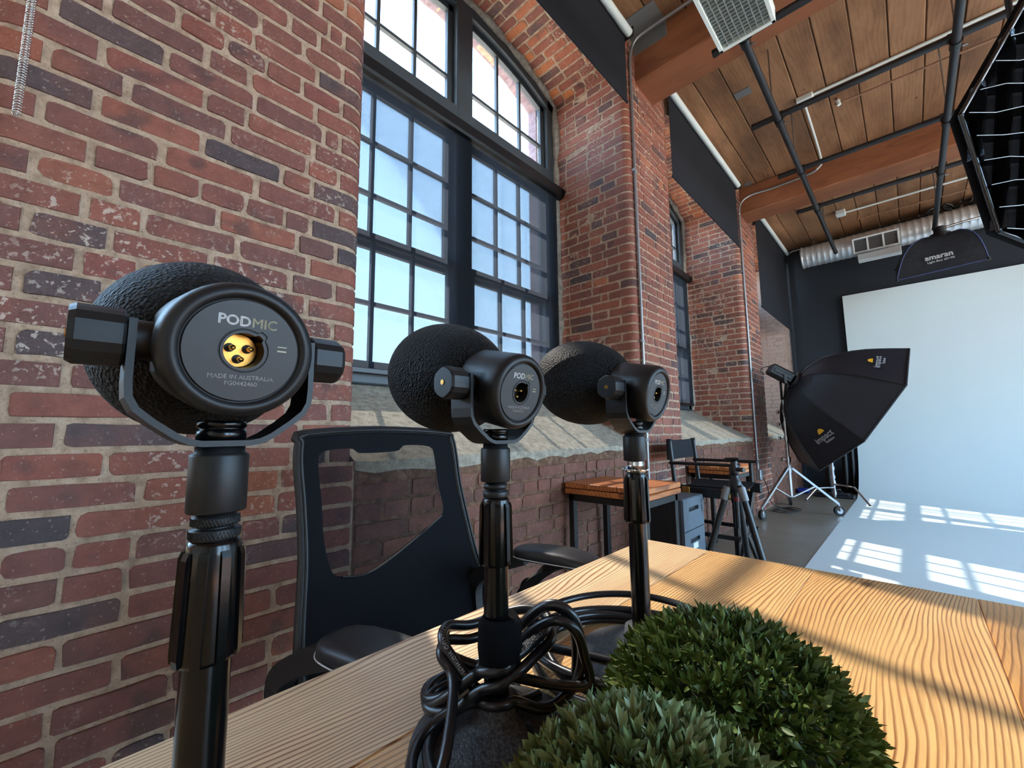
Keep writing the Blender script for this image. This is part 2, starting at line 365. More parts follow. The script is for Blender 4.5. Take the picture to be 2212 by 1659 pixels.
        return s.add(vs, fs + [(3, 2, 1, 0), (m, m+1, m+2, m+3)])
    def mesh(s, name='part', off=None):
        me = bpy.data.meshes.new(name)
        vs = s.v if off is None else [(a-off[0], b-off[1], c-off[2]) for a, b, c in s.v]
        me.from_pydata(vs, [], s.f); me.polygons.foreach_set('use_smooth', s.sm); me.update(); return me
def smooth_path(pts, n=8, closed=False):
    P = [Vector(q) for q in pts]; m = len(P); out = []
    rng = range(m if closed else m-1)
    for i in rng:
        if closed: a, b, c, d = P[i-1], P[i], P[(i+1) % m], P[(i+2) % m]
        else: a, b, c, d = P[max(i-1, 0)], P[i], P[i+1], P[min(i+2, m-1)]
        for k in range(n):
            t = k/n; out.append(.5*((2*b) + (c-a)*t + (2*a-5*b+4*c-d)*t*t + (3*b-a-3*c+d)*t**3))
    if not closed: out.append(P[-1])
    return out
ORIG = {}
def tag(o, label=None, cat=None, group=None, kind=None):
    if label: o['label'] = label
    if cat: o['category'] = cat
    if group: o['group'] = group
    if kind: o['kind'] = kind
    return o
def root(name, loc, label, cat, group=None, kind=None):
    o = bpy.data.objects.new(name, None); COL.objects.link(o); o.location = loc; o.empty_display_size = .05
    ORIG[o.name] = Vector(loc); return tag(o, label, cat, group, kind)
def obj(name, mb, mat, parent=None, label=None, cat=None, group=None, kind=None, base=None):
    """mb in world coordinates; linked as ONE mesh object (origin at its parent's origin or at `base`)."""
    off = ORIG[parent.name] if parent is not None else Vector(base or (0, 0, 0))
    me = mb.mesh(name, off) if isinstance(mb, MB) else mb
    if mat and not me.materials: me.materials.append(MAT[mat])
    o = bpy.data.objects.new(name, me); COL.objects.link(o)
    if parent is not None: o.parent = parent
    else: o.location = off
    ORIG[o.name] = off
    return tag(o, label, cat, group, kind)
def inst(name, me, parent, loc, rot=None, scale=None):
    o = bpy.data.objects.new(name, me); COL.objects.link(o); o.parent = parent; o.location = Vector(loc) - ORIG[parent.name]
    if rot is not None: o.rotation_euler = rot
    if scale is not None: o.scale = scale
    return o
def text_mb(body, size, M, bold=0., extrude=0.0001, align='CENTER', spacing=1.0):
    """lettering as geometry; text plane XY mapped by matrix M."""
    cu = bpy.data.curves.new('lettering', 'FONT'); cu.body = body; cu.size = 1.0; cu.align_x = align; cu.align_y = 'CENTER'
    cu.extrude = extrude/size; cu.offset = 0; cu.space_character = spacing; cu.resolution_u = 3
    o = bpy.data.objects.new('lettering', cu); COL.objects.link(o)
    me = bpy.data.meshes.new_from_object(o.evaluated_get(bpy.context.evaluated_depsgraph_get()))
    mb = MB(); Mx_ = M if M is not None else Matrix.Identity(4)
    for dx, dy in ((0, 0),) if bold <= 0 else ((0, 0), (bold, 0), (-bold, 0), (0, bold), (0, -bold)):   # heavier strokes
        mb.add([tuple(Mx_ @ (q.co*size + Vector((dx, dy, 0)))) for q in me.vertices], [tuple(f.vertices) for f in me.polygons])
    bpy.data.objects.remove(o); bpy.data.curves.remove(cu); bpy.data.meshes.remove(me); return mb
def frame(o, xdir, ydir):
    x = Vector(xdir).normalized(); y = Vector(ydir).normalized(); z = x.cross(y)
    return Matrix(((x.x, y.x, z.x, o[0]), (x.y, y.y, z.y, o[1]), (x.z, y.z, z.z, o[2]), (0, 0, 0, 1)))
def arc(c, r, a0, a1, n): return [(c[0]+r*math.cos(a0+(a1-a0)*k/n), c[1]+r*math.sin(a0+(a1-a0)*k/n)) for k in range(n+1)]

# ================================================================== THE SETTING
WX, GX, EXT, TOP, BACK = -1.36, -2.07, -2.24, 4.05, 8.37
OPEN = [(-2.14, -.19), (.665, 2.71), (3.47, 5.517), (6.31, 8.31)]
SILL_F, SILL_B = .868, 1.245
ARCH_S, ARCH_A = 3.77, 4.0
CO, JT, BH = .0665, .0135, .0540            # course height, joint, brick height
RC = .055                                    # bullnose radius of the pier corners
def arch_z(y, a, b, s=ARCH_S, top=ARCH_A):
    c = (b-a)/2; m = (a+b)/2; rise = top-s; R = (c*c+rise*rise)/(2*rise); return top - R + math.sqrt(max(R*R-(y-m)**2, 0))
BRK = {}
def brick_variants(mat):
    if mat in BRK: return BRK[mat]
    out = {}
    for kind, L, cnt in (('s', .196, 9), ('h', .094, 6)):
        lst = []
        for q in range(cnt):
            hl, hh = L/2, BH/2; pts = []
            for (sx_, sy_) in ((1, -1), (1, 1), (-1, 1), (-1, -1)):
                r = random.choice((.003, .005, .008, .012, .017)) * random.uniform(.7, 1.3)
                c3 = [(sx_*hl, sy_*(hh-r)), (sx_*(hl-.3*r), sy_*(hh-.3*r)), (sx_*(hl-r), sy_*hh)]
                if sx_*sy_ > 0: pass
                else: c3 = c3[::-1]
                pts += c3
            mids = []
            for i in range(len(pts)):
                mids.append(pts[i])
                j = (i+1) % len(pts)
                if abs(pts[i][0]-pts[j][0]) > .05:   # long edges get a wavy middle vertex
                    mids.append(((pts[i][0]*.5+pts[j][0]*.5)+random.uniform(-.02, .02), pts[i][1]))
            mids = [(x+random.uniform(-.002, .002), y+random.uniform(-.0022, .0022)) for x, y in mids]
            pr = .0035
            n = len(mids); mb = MB()
            mb.add([(x*.985, y*.95, pr+random.uniform(-.001, .001)) for x, y in mids] + [(x*1.008, y*1.03, -.009) for x, y in mids],
                   [tuple(range(n))] + [(k, n+k, n+(k+1) % n, (k+1) % n) for k in range(n)])
            me = mb.mesh('brick'); me.materials.append(MAT[mat]); lst.append((me, L))
        out[kind] = lst
    BRK[mat] = out; return out
def Rot(u, v, n): return Matrix(((u[0], v[0], n[0]), (u[1], v[1], n[1]), (u[2], v[2], n[2])))
class Laid:
    def __init__(s, parent): s.p = parent; s.items = []
    def add(s, me, loc, rot3, scale): s.items.append((me, Vector(loc), rot3, scale))
    def finish(s, limit=295):
        vis = [q for q in s.items if in_view(q[1])]; rest = [q for q in s.items if not in_view(q[1])]
        vis.sort(key=lambda q: (q[1]-Vector((0, 0, CZ))).length)
        rest += vis[limit:]; vis = vis[:limit]
        for me, loc, R3, sc_ in vis:
            inst('brick', me, s.p, loc, R3.to_euler(), sc_)
        if rest:
            mb = MB()
            for me, loc, R3, sc_ in rest:
                mb.add([tuple(loc + R3 @ Vector((q.co.x*sc_[0], q.co.y*sc_[1], q.co.z*sc_[2]))) for q in me.vertices], [tuple(f.vertices) for f in me.polygons])
            m2 = mb.mesh('brickwork', ORIG[s.p.name]); m2.materials.append(rest[0][0].materials[0])
            o = bpy.data.objects.new('brickwork', m2); COL.objects.link(o); o.parent = s.p; o['kind'] = 'stuff'
def lay_row(laid, origin, u, v, n, a, b, mat, header=False, phase=0.):
    """one course from a to b (metres along u) at origin."""
    B = brick_variants(mat); R3 = Rot(u, v, n); x = a; first = True; o = Vector(origin)
    while b - x > .03:
        kind = 'h' if header or random.random() < .14 else 's'
        L = (.094 if kind == 'h' else .196) * random.uniform(.95, 1.05)
        if first and phase > 0: L = min(L, phase); kind = 'h' if L < .14 else 's'
        first = False
        if b - (x+L) < .05: L = b - x
        if L > .235: L = (b-x-JT)/2
        kind = 'h' if L < .14 else 's'
        me, L0 = random.choice(B[kind]); c = x + L/2
        p = o + Vector(u)*c + Vector(n)*random.uniform(-.0022, .0022)
        laid.add(me, p, R3 @ Matrix.Rotation(random.gauss(0, .006), 3, 'Z'), (L/L0, random.uniform(.97, 1.04), 1.0))
        x += L + JT*random.uniform(.6, 1.15)
CORN = {}
def corner_mesh(sgn, a, b, mat):
    """bullnose brick turning from the reveal (arm a) to the wall face (arm b). sgn=-1: reveal looks to -Y, +1: to +Y."""
    key = (sgn, a, b, mat)
    if key in CORN: return random.choice(CORN[key])
    lst = []
    for q in range(3):
        path = [((-RC-a+ (a*k/1.), 0), (0, -1)) for k in (0, 1)]
        for k in range(1, 6):
            t = -PI/2 + PI/2*k/6; path.append(((-RC+RC*math.cos(t), RC+RC*math.sin(t)), (math.cos(t), math.sin(t))))
        path += [((0, RC), (1, 0)), ((0, RC+b), (1, 0))]
        vs = []; hh = BH/2
        for i, ((x, y), (nx, ny)) in enumerate(path):
            j = random.uniform(-.0014, .0014)
            for dz, dn in ((-hh*1.03, -.010), (-hh*.94+j, .0035), (hh*.94+j, .0035), (hh*1.03, -.010)):
                e_ = (.003 if i == 0 and dn > 0 else 0) - (.003 if i == len(path)-1 and dn > 0 else 0)
                X_ = x+nx*dn + (e_ if i == 0 else 0); Y_ = y+ny*dn + (e_ if i == len(path)-1 else 0)
                vs.append((X_, -sgn*Y_ if sgn > 0 else Y_, dz))
        m = len(path); fs = [(i*4+k, i*4+4+k, i*4+5+k, i*4+k+1) for i in range(m-1) for k in range(3)] + [(0, 1, 2, 3), (m*4-1, m*4-2, m*4-3, m*4-4)]
        if sgn > 0: fs = [f[::-1] for f in fs]
        mb = MB(); mb.add(vs, fs); me = mb.mesh('brick'); me.materials.append(MAT[mat]); lst.append(me)
    CORN[key] = lst; return random.choice(lst)
def pier(name, y0, y1, mat, z_lo=SILL_F, corners=(True, True), mort='mortar'):
    """brick pier between two openings: body of mortar with rounded corners, brick face and corner bricks."""
    mb = MB(); i = .0005
    mb.box((EXT, y0, 0), (WX-i, y1, SILL_F))
    poly = [(EXT, y0)]
    poly += arc((WX-RC-i, y0+RC), RC, -PI/2, 0, 6) if corners[0] else [(WX-i, y0)]
    poly += arc((WX-RC-i, y1-RC), RC, 0, PI/2, 6) if corners[1] else [(WX-i, y1)]
    poly += [(EXT, y1)]
    mb.prism(poly, 2, SILL_F, TOP)
    o = obj(name, mb, mort, kind='structure'); ld = Laid(o)
    rows = int(TOP/CO)
    for r in range(rows):
        z = (r+.5)*CO; hdr = r % 7 == 3; long_face = r % 2 == 0
        if z > z_lo+.02:
            a = b = 0.0
            fa, ra = (.115, .045) if long_face else (.03, .145)
            if corners[0]:
                ld.add(corner_mesh(-1, ra, fa, mat), (WX, y0, z), Matrix.Identity(3), (1, 1, 1)); a = RC+fa+JT
            if corners[1]:
                ld.add(corner_mesh(1, ra, fa, mat), (WX, y1, z), Matrix.Identity(3), (1, 1, 1)); b = RC+fa+JT
            lay_row(ld, (WX, y0, z), (0, 1, 0), (0, 0, 1), (1, 0, 0), a, (y1-y0)-b, mat, hdr, 0 if long_face else random.choice((.12, .15, .196)))
        else:
            lay_row(ld, (WX, y0, z), (0, 1, 0), (0, 0, 1), (1, 0, 0), JT/2, y1-y0-JT/2, mat, hdr, 0 if r % 2 else .094)
    ld.finish(); return o
def reveal(name, y, sgn, mat, mort='mortar', z1=ARCH_S):
    """brick lining of a window recess; sgn=-1 looks to -Y."""
    mb = MB(); ya, yb = (y-.001, y+.012) if sgn < 0 else (y-.012, y+.001)
    mb.box((GX+.05, ya, SILL_F), (WX-RC-.02, yb, z1+.1)); o = obj(name, mb, mort, kind='structure'); ld = Laid(o)
    for r in range(int(z1/CO)+1):
        z = (r+.5)*CO
        sill = SILL_F + (SILL_B-SILL_F)*.5
        if z < SILL_F+.02: continue
        long_face = r % 2 == 0; ra = .045 if long_face else .145
        xs = WX-RC-ra-JT; xmin = GX+.05
        if z < SILL_B: xmin = max(xmin, WX - (z-SILL_F+.02)/(SILL_B-SILL_F)*(WX-GX-.06) )
        ln = xs - xmin
        if ln < .05: continue
        u = (1, 0, 0) if sgn < 0 else (-1, 0, 0); n = (0, sgn, 0)
        org = (xs, y, z)
        lay_row(ld, org, tuple(-q for q in u) if sgn < 0 else u, (0, 0, 1), n, 0, ln, mat, r % 7 == 3, 0 if r % 2 else .1) if sgn > 0 else \
            lay_row(ld, (xs-ln, y, z), u, (0, 0, 1), n, 0, ln, mat, r % 7 == 3, 0 if r % 2 else .1)
    ld.finish(); return o
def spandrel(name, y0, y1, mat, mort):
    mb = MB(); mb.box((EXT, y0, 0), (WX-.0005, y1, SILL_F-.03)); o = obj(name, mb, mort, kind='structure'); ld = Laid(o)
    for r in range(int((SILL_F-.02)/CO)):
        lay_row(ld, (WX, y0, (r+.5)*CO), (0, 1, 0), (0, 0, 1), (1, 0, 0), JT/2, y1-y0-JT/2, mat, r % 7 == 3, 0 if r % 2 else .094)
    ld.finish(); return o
def arch_head(name, y0, y1, mat, mort='mortar'):
    """wall above the opening with its brick arch soffit."""
    N = 20; ys = [y0 + (y1-y0)*k/N for k in range(N+1)]
    poly = [(y, arch_z(y, y0, y1)) for y in ys] + [(y1, TOP), (y0, TOP)]
    mb = MB(); mb.prism(poly, 0, EXT, WX-.0005); o = obj(name, mb, mort, kind='structure'); ld = Laid(o)
    c = (y1-y0)/2; m = (y0+y1)/2; rise = ARCH_A-ARCH_S; R = (c*c+rise*rise)/(2*rise); zc = ARCH_A-R; al = math.asin(c/R)
    rows = int(2*al*R/CO)
    for r in range(rows):
        t = -al + (r+.5)*2*al/rows; n = Vector((0, -math.sin(t), -math.cos(t))); u = Vector((1, 0, 0)); v = n.cross(u)
        lay_row(ld, (GX+.06, m+R*math.sin(t), zc+R*math.cos(t)), tuple(u), tuple(v), tuple(n), 0, WX-GX-.07, mat, False, random.choice((.094, .15, .196)))
    ld.finish(); return o
pier('wall_left_near', OPEN[0][1], OPEN[1][0], 'brick_red')
pier('wall_left_middle', OPEN[1][1], OPEN[2][0], 'brick_clean')
pier('wall_left_far', OPEN[2][1], OPEN[3][0], 'brick_clean')
pier('wall_left_rear', -3.2, OPEN[0][0], 'brick_clean', corners=(False, True))
reveal('wall_reveal_near', OPEN[1][1], -1, 'brick_reveal')
reveal('wall_reveal_middle', OPEN[2][1], -1, 'brick_reveal')
reveal('wall_reveal_far', OPEN[3][1], -1, 'brick_pale', 'mortar_pale')
mb = MB(); mb.box((EXT, OPEN[3][1]+.012, 0), (WX+.001, BACK+.2, TOP)); obj('wall_left_end', mb, 'mortar_pale', kind='structure')
for k, nm in ((1, 'near'), (2, 'middle'), (3, 'far'), (0, 'rear')):
    a, b = OPEN[k]
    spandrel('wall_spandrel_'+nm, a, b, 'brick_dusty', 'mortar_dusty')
    arch_head('wall_arch_'+nm, a, b, 'brick_arch')
    # sloping stone sill: real slab with an uneven front edge
    N = 26; mbs = MB(); vs = []
    for q in range(N+1):
        y = a + (b-a)*q/N; dj = random.uniform(-.012, .012)
        vs += [(GX-.05, y, SILL_B), (WX+.004, y, SILL_F+random.uniform(-.003, .003)), (WX+.006+dj*.3, y, SILL_F-.036+dj), (GX-.05, y, SILL_F-.05)]
    mbs.add(vs, [(q*4+j, q*4+4+j, q*4+4+(j+1) % 4, q*4+(j+1) % 4) for q in range(N) for j in range(4)] + [(0, 1, 2, 3), (N*4+3, N*4+2, N*4+1, N*4)])
    obj('trim_sill_'+nm, mbs, 'stone_sill', kind='structure')
    # ragged plaster bead between frame and brick
    mbs = MB()
    ys_ = [(b, z) for z in np.linspace(SILL_B-.02, ARCH_S, 26)] + [(y, arch_z(y, a, b)) for y in np.linspace(b, a, 34)[1:-1]] + [(a, z) for z in np.linspace(ARCH_S, SILL_B-.02, 26)]
    pth = [(GX+.045+random.uniform(-.006, .016), y + (.006 if y == a else (-.006 if y == b else 0)), z-.004) for y, z in ys_]
    mbs.tube(pth, [.028+random.uniform(-.009, .012) for _ in pth], 7); obj('trim_bead_'+nm, mbs, 'plaster', kind='structure')
    # outer leaf of the wall beyond the glass
    mbs = MB(); a2, b2 = a+.085, b-.085
    mbs.box((EXT-.02, a2-.09, SILL_B-.08), (GX-.10, a2, 3.9)); mbs.box((EXT-.02, b2, SILL_B-.08), (GX-.10, b2+.09, 3.9)); mbs.box((EXT-.02, a, SILL_F), (GX-.08, b, SILL_B-.02))
    N = 24; ysx = [a2 + (b2-a2)*q/N for q in range(N+1)]
    mbs.prism([(y, arch_z(y, a2, b2, 3.80, 4.0)+random.uniform(-.012, .006)) for y in ysx] + [(b2, 4.08), (a2, 4.08)], 0, EXT-.02, GX-.10)
    obj('wall_facade_'+nm, mbs, 'facade_brick', kind='structure')

def window(n, a, b):
    """double window under a segmental arch: frame, central mullion, transom, sashes, muntins, panes."""
    r = root('window_%d' % n, (GX, (a+b)/2, SILL_B), None, None, kind='structure'); m = (a+b)/2
    FX = (GX-.045, GX+.045)
    f = MB(); N = 28
    for s in (-1, 1):
        y0 = a if s < 0 else b; y1 = y0 - s*.11
        f.box((FX[0], min(y0, y1), SILL_B-.04), (FX[1], max(y0, y1), ARCH_S+.02), .008)
    f.box((FX[0], a, SILL_B-.03), (FX[1], b, SILL_B+.055), .008)
    ys = [a + (b-a)*k/N for k in range(N+1)]
    f.prism([(y, arch_z(y, a, b)+.005) for y in ys] + [(y, arch_z(y, a, b, ARCH_S-.10, ARCH_A-.10)) for y in ys[::-1]], 0, *FX)
    obj('window_frame', f, 'window_frame', r)
    f = MB(); f.box((FX[0]-.005, m-.068, SILL_B), (FX[1]+.012, m+.068, ARCH_A-.06), .008); obj('mullion', f, 'window_frame', r)
    f = MB(); f.box((FX[0], a+.1, 2.95), (FX[1]+.01, b-.1, 3.135), .01); obj('transom', f, 'window_frame', r)
    for s in (-1, 1):
        ya, yb = (a+.11, m-.068) if s < 0 else (m+.068, b-.11)
        st = .045
        def sash(z0, z1, x, rows, top=None):
            fr = MB(); X0, X1 = x-.018, x+.018
            fr.box((X0, ya, z0), (X1, ya+st, z1 if top is None else top(ya+st)), .004); fr.box((X0, yb-st, z0), (X1, yb, z1 if top is None else top(yb-st)), .004)
            fr.box((X0, ya, z0), (X1, yb, z0+.05), .004)
            if top is None: fr.box((X0, ya, z1-.05), (X1, yb, z1), .004)
            else:
                yy = [ya+(yb-ya)*k/10 for k in range(11)]
                fr.prism([(y, top(y)+.0) for y in yy] + [(y, top(y)-.055) for y in yy[::-1]], 0, X0, X1)
            so = obj('sash', fr, 'window_frame', r); ORIG[so.name] = ORIG[r.name]
            gz0, gz1 = z0+.05, (z1-.05 if top is None else None); g0, g1 = ya+st, yb-st
            cols = [g0+(g1-g0)*k/3 for k in range(4)]
            zs = [gz0] + rows + [gz1]
            for k in (1, 2):
                q = MB(); zt = gz1 if top is None else top(cols[k])-.05
                q.box((x-.012, cols[k]-.011, gz0), (x+.012, cols[k]+.011, zt)); obj('muntin', q, 'window_frame', so)
            for z in rows:
                q = MB(); q.box((x-.0122, g0, z-.011), (x+.0122, g1, z+.011)); obj('muntin', q, 'window_frame', so)
            for ci in range(3):
                for ri in range(len(zs)-1):
                    q = MB(); zb = zs[ri+1]
                    if zb is None:
                        q.prism([(cols[ci], zs[ri]), (cols[ci+1], zs[ri]), (cols[ci+1], top(cols[ci+1])-.05), (cols[ci], top(cols[ci])-.05)], 0, x-.002, x+.002)
                    else: q.box((x-.002, cols[ci], zs[ri]), (x+.002, cols[ci+1], zb))
                    obj('pane', q, 'pane_glass', so)
        sash(SILL_B+.045, 2.05, GX+.012, [1.655])
        sash(1.975, 2.96, GX-.028, [2.295, 2.61])
        sash(3.10, None, GX-.012, [3.355], lambda y: arch_z(y, a, b, ARCH_S-.09, ARCH_A-.09))
    portal((EXT-.1, m, (SILL_B+ARCH_A)/2), b-a, ARCH_A-SILL_B+.2, (1, 0, 0))
    return r
for k in (1, 2, 3, 0):
    window(k if k else 4, *OPEN[k])

# floor, ceiling and far walls
mb = MB(); mb.box((WX-.3, -3.3, -.06), (5.3, BACK+.1, 0)); obj('floor', mb, 'concrete', kind='structure')
# white cyclorama: painted floor sweeping up into the back wall
prof = [(-3.1, .003)] + [(y, .003) for y in (0, 3, 6, 7.45)] + [(7.45+.85*math.sin(t), .853-.85*math.cos(t)) for t in np.linspace(.1, PI/2, 12)] + [(8.30, 3.05)]
prof2 = [(8.345, 3.05), (8.345, .0005), (-3.1, .0005)]
def cyc_mesh():
    mb = MB(); n = len(prof); XS = (-.622, 5.2)
    vs = [(x, y, z) for x in XS for y, z in prof]
    mb.add(vs, [(k, n+k, n+k+1, k+1) for k in range(n-1)], True)
    poly = prof + prof2; m = len(poly)
    for x in XS: mb.add([(x, y, z) for y, z in poly], [tuple(range(m))])
    mb.add([(x, y, z) for x in XS for y, z in ((8.30, 3.05), (8.345, 3.05), (8.345, 0))], [(0, 3, 4, 1), (1, 4, 5, 2)])
    return mb
obj('wall_cyclorama', cyc_mesh(), 'white_paint', kind='structure')
mb = MB(); mb.box((WX-.02, BACK, -.05), (5.3, BACK+.15, TOP)); obj('wall_back', mb, 'charcoal_paint', kind='structure')
mb = MB(); mb.box((WX+.0, BACK-.06, 0), (WX+.05, BACK+.01, TOP)); obj('trim_1', mb, 'charcoal_paint', kind='structure')
# right-hand wall with an added, unseen row of tall windows for fill daylight, and the wall behind
RX = 5.2
mb = MB(); ys = [(.4, 2.2), (2.7, 5.1), (5.5, 8.1)]
mb.box((RX, -3.2, 0), (RX+.25, BACK+.1, .5)); mb.box((RX, -3.2, 3.8), (RX+.25, BACK+.1, TOP)); cur = -3.2
for a, b in ys: mb.box((RX, cur, 0.5), (RX+.25, a, 3.8)); cur = b
mb.box((RX, cur, 0.5), (RX+.25, BACK+.1, 3.8)); obj('wall_right', mb, 'room_white', kind='structure')
for q, (a, b) in enumerate(ys):
    portal((RX+.3, (a+b)/2, 2.15), b-a, 3.3, (-1, 0, 0))
    r = root('window_%d' % (5+q), (RX+.12, (a+b)/2, 0.5), None, None, kind='structure'); f = MB()  # added windows, out of view, that brighten the room
    f.box((RX+.08, a, 0.5), (RX+.16, a+.06, 3.8)); f.box((RX+.08, b-.06, 0.5), (RX+.16, b, 3.8)); f.box((RX+.08, a, 0.5), (RX+.16, b, 0.56)); f.box((RX+.08, a, 3.74), (RX+.16, b, 3.8)); f.box((RX+.09, a, 2.2), (RX+.15, b, 2.26)); f.box((RX+.09, (a+b)/2-.03, .5), (RX+.15, (a+b)/2+.03, 3.8))
    obj('window_frame', f, 'window_frame', r)
    f = MB(); f.box((RX+.118, a, .5), (RX+.122, b, 3.8)); obj('pane', f, 'pane_glass', r)
mb = MB(); mb.box((WX-.3, -3.35, 0), (RX+.25, -3.2, TOP)); obj('wall_rear', mb, 'room_white', kind='structure')

# timber ceiling: deck boards above, boards between the beams, two heavy beams
BEAM = [(2.885, 3.205), (5.72, 6.045)]
mb = MB(); mb.box((WX-.6, -3.3, TOP+.02), (5.4, BACK+.2, TOP+.2)); ceil = obj('ceiling', mb, 'plank_wood', kind='structure')
seg = [(-3.2, BEAM[0][0]+.05), (BEAM[0][1]-.05, BEAM[1][0]+.05), (BEAM[1][1]-.05, BACK)]
x = WX-.01; PW = .2145; k = 0
while x < RX:
    for a, b in seg:
        mb = MB(); x1 = x+PW-.009; c = (x+x1)/2; dz = random.uniform(-.003, .003)
        mb.box((x, a, TOP-.002+dz), (x1, b, TOP+.03), .004)
        if a < 0 and x > 2.2: continue
        obj('plank', mb, 'plank_wood', ceil)
    x += PW; k += 1
for k, (a, b) in enumerate(BEAM):
    mb = MB(); mb.box((WX-.12, a, 3.695), (RX, b, TOP), .012); obj('beam', mb, 'beam_wood', kind='structure')
# steel bearing plate where the first beam enters the wall
mb = MB(); mb.box((WX+.002, 2.66, TOP-.012), (-1.09, 2.884, TOP-.003)); mb.box((WX+.002, 2.874, TOP-.12), (-1.09, 2.884, TOP-.003)); obj('bearing_plate', mb, 'patch_grey', label='grey sheet-steel plate on the ceiling beside the nearest beam end', cat='plate', base=(-1.2, 2.8, TOP))
mb = MB(); mb.box((-.935, 4.0, TOP-.006), (-.805, 4.095, TOP-.0022)); obj('ceiling_patch', mb, 'patch_grey', label='small grey metal patch screwed to the ceiling boards', cat='plate', base=(-.87, 4.05, TOP))
mb = MB(); mb.cyl((-1.24, 5.67, TOP-.004), (-1.24, 5.67, TOP-.012), .045, n=18); obj('ceiling_rosette', mb, 'patch_grey', label='round grey cover plate on ceiling beside far beam', cat='plate', base=(-1.24, 5.67, TOP))

# roller shades at the wall face and solar screens in the recesses
sh = [(1, .70, 2.685, 3.385, 'black blackout roller shade half lowered over the nearest window'), (2, 3.44, 5.44, 3.165, 'black blackout roller shade lowered over the second window'), (3, 6.28, 8.26, 2.61, 'black blackout roller shade lowered deepest, at the corner by dark wall')]
for k, a, b, zb, lab in sh:
    r = root('blackout_shade', (-1.30, (a+b)/2, 3.95), lab, 'roller shade', 'blackout roller shades at the wall face')
    mb = MB(); mb.cyl((-1.295, a, 3.945), (-1.295, b, 3.945), .029, n=20); obj('roller_tube', mb, 'tube_white', r)
    mb = MB(); N = 16
    vs = []
    for q in range(N+1):
        y = a+.012+(b-a-.024)*q/N
        for z in (3.94, zb): vs += [(-1.325+.002*math.sin(q*1.1), y, z), (-1.3235+.002*math.sin(q*1.1), y, z)]
    mb.add(vs, [f for q in range(N) for f in ((q*4, q*4+2, q*4+6, q*4+4), (q*4+1, q*4+5, q*4+7, q*4+3), (q*4+2, q*4+3, q*4+7, q*4+6))]); obj('shade_fabric', mb, 'shade_black', r)
    mb = MB(); mb.box((-1.331, a+.012, zb-.012), (-1.318, b-.012, zb+.012), .003); obj('hem_bar', mb, 'shade_black', r)
    for y in (a-.012, b+.001): 
        mb = MB(); mb.box((-1.355, y, 3.905), (-1.262, y+.011, 3.985), .003); obj('end_bracket', mb, 'black_metal', r)
for k, down, lab in ((1, 1.285, 'grey-blue solar screen shade lowered across the nearest window'), (2, 1.285, 'grey-blue solar screen shade lowered in the second window recess'), (3, 1.285, 'grey-blue solar screen shade lowered in the corner window recess')):
    a, b = OPEN[k]
    r = root('solar_screen', (GX+.09, (a+b)/2, 2.95), lab, 'roller shade', 'solar screens inside the window recesses')
    mb = MB(); mb.box((GX+.055, a+.02, 2.895), (GX+.13, b-.03, 2.985), .012); obj('cassette', mb, 'black_metal', r)
    mb = MB(); mb.cyl((GX+.0925, b-.03, 2.94), (GX+.0925, b-.008, 2.94), .05, n=16); obj('end_cap', mb, 'black_metal', r)
    mb = MB(); mb.add([(GX+.085, a+.05, 2.9), (GX+.085, b-.06, 2.9), (GX+.085, b-.06, down), (GX+.085, a+.05, down)], [(0, 1, 2, 3)]); obj('screen_fabric', mb, 'solar_screen', r)
    mb = MB(); mb.box((GX+.078, a+.05, down-.02), (GX+.093, b-.06, down+.008), .003); obj('hem_bar', mb, 'black_metal', r)
# ================================================================== CEILING EQUIPMENT
# wall conduits
def conduit(name, pts, r, label, mat='conduit_steel', box=None, straps=()):
    rt = root(name, pts[0], label, 'conduit'); mb = MB(); mb.tube(smooth_path(pts, 6), r, 10); obj('pipe', mb, mat, rt)
    for p in straps:
        mb = MB(); mb.box((p[0]-.02, p[1]-.022, p[2]-.011), (p[0]+.014, p[1]+.022, p[2]+.011), .003); obj('strap', mb, mat, rt)
    if box:
        mb = MB(); mb.box(box[0], box[1], .006); b = obj('junction_box', mb, mat, rt)
    return rt
Yc = 2.775
conduit('conduit', [(-1.342, Yc, .02), (-1.342, Yc, 1.5), (-1.342, Yc, 3.2), (-1.342, Yc, 3.70), (-1.335, Yc, 3.86), (-1.30, Yc+.01, 3.955), (-1.21, Yc+.02, 3.985), (-.9, Yc+.03, 3.99), (.6, Yc+.06, 3.99)], .0115, 'steel conduit rising up the nearer brick pier and along the ceiling', straps=[(-1.345, Yc, 2.9), (-1.345, Yc, 1.6), (-1.345, Yc, .9)])
Yd = 5.585
conduit('conduit', [(-1.342, Yd, .47), (-1.342, Yd, 2), (-1.342, Yd, 3.5), (-1.342, Yd, 3.64), (-1.32, Yd+.02, 3.79), (-1.22, Yd+.07, 3.875), (-1.0, Yd+.115, 3.89), (-.7, 5.704, 3.90), (-.6, 5.704, 3.908), (-.54, 5.702, 3.925)], .0125, 'steel conduit on the farther brick pier curving onto the beam side', box=((-1.358, Yd-.045, .38), (-1.305, Yd+.045, .50)), straps=[(-1.345, Yd, 2.9), (-1.345, Yd, 1.4)])
conduit('conduit', [(-1.333, 8.335, 0.02), (-1.333, 8.335, 2.0), (-1.333, 8.335, 3.8), (-1.32, 8.335, 3.93), (-1.25, 8.335, 3.99), (-1.1, 8.335, 4.0), (-.4, 8.335, 4.0)], .011, 'thin white conduit in the corner by the dark back wall', 'tube_white')
conduit('conduit', [(-.478, 4.51, 4.025), (-.479, 4.9, 4.025), (-.482, 5.3, 4.022), (-.484, 5.56, 4.0), (-.49, 5.66, 3.955), (-.54, 5.70, 3.93)], .011, 'short white conduit bending from the ceiling boards onto the beam', 'tube_white', box=((-.53, 4.46, 4.0), (-.40, 4.53, 4.047)))
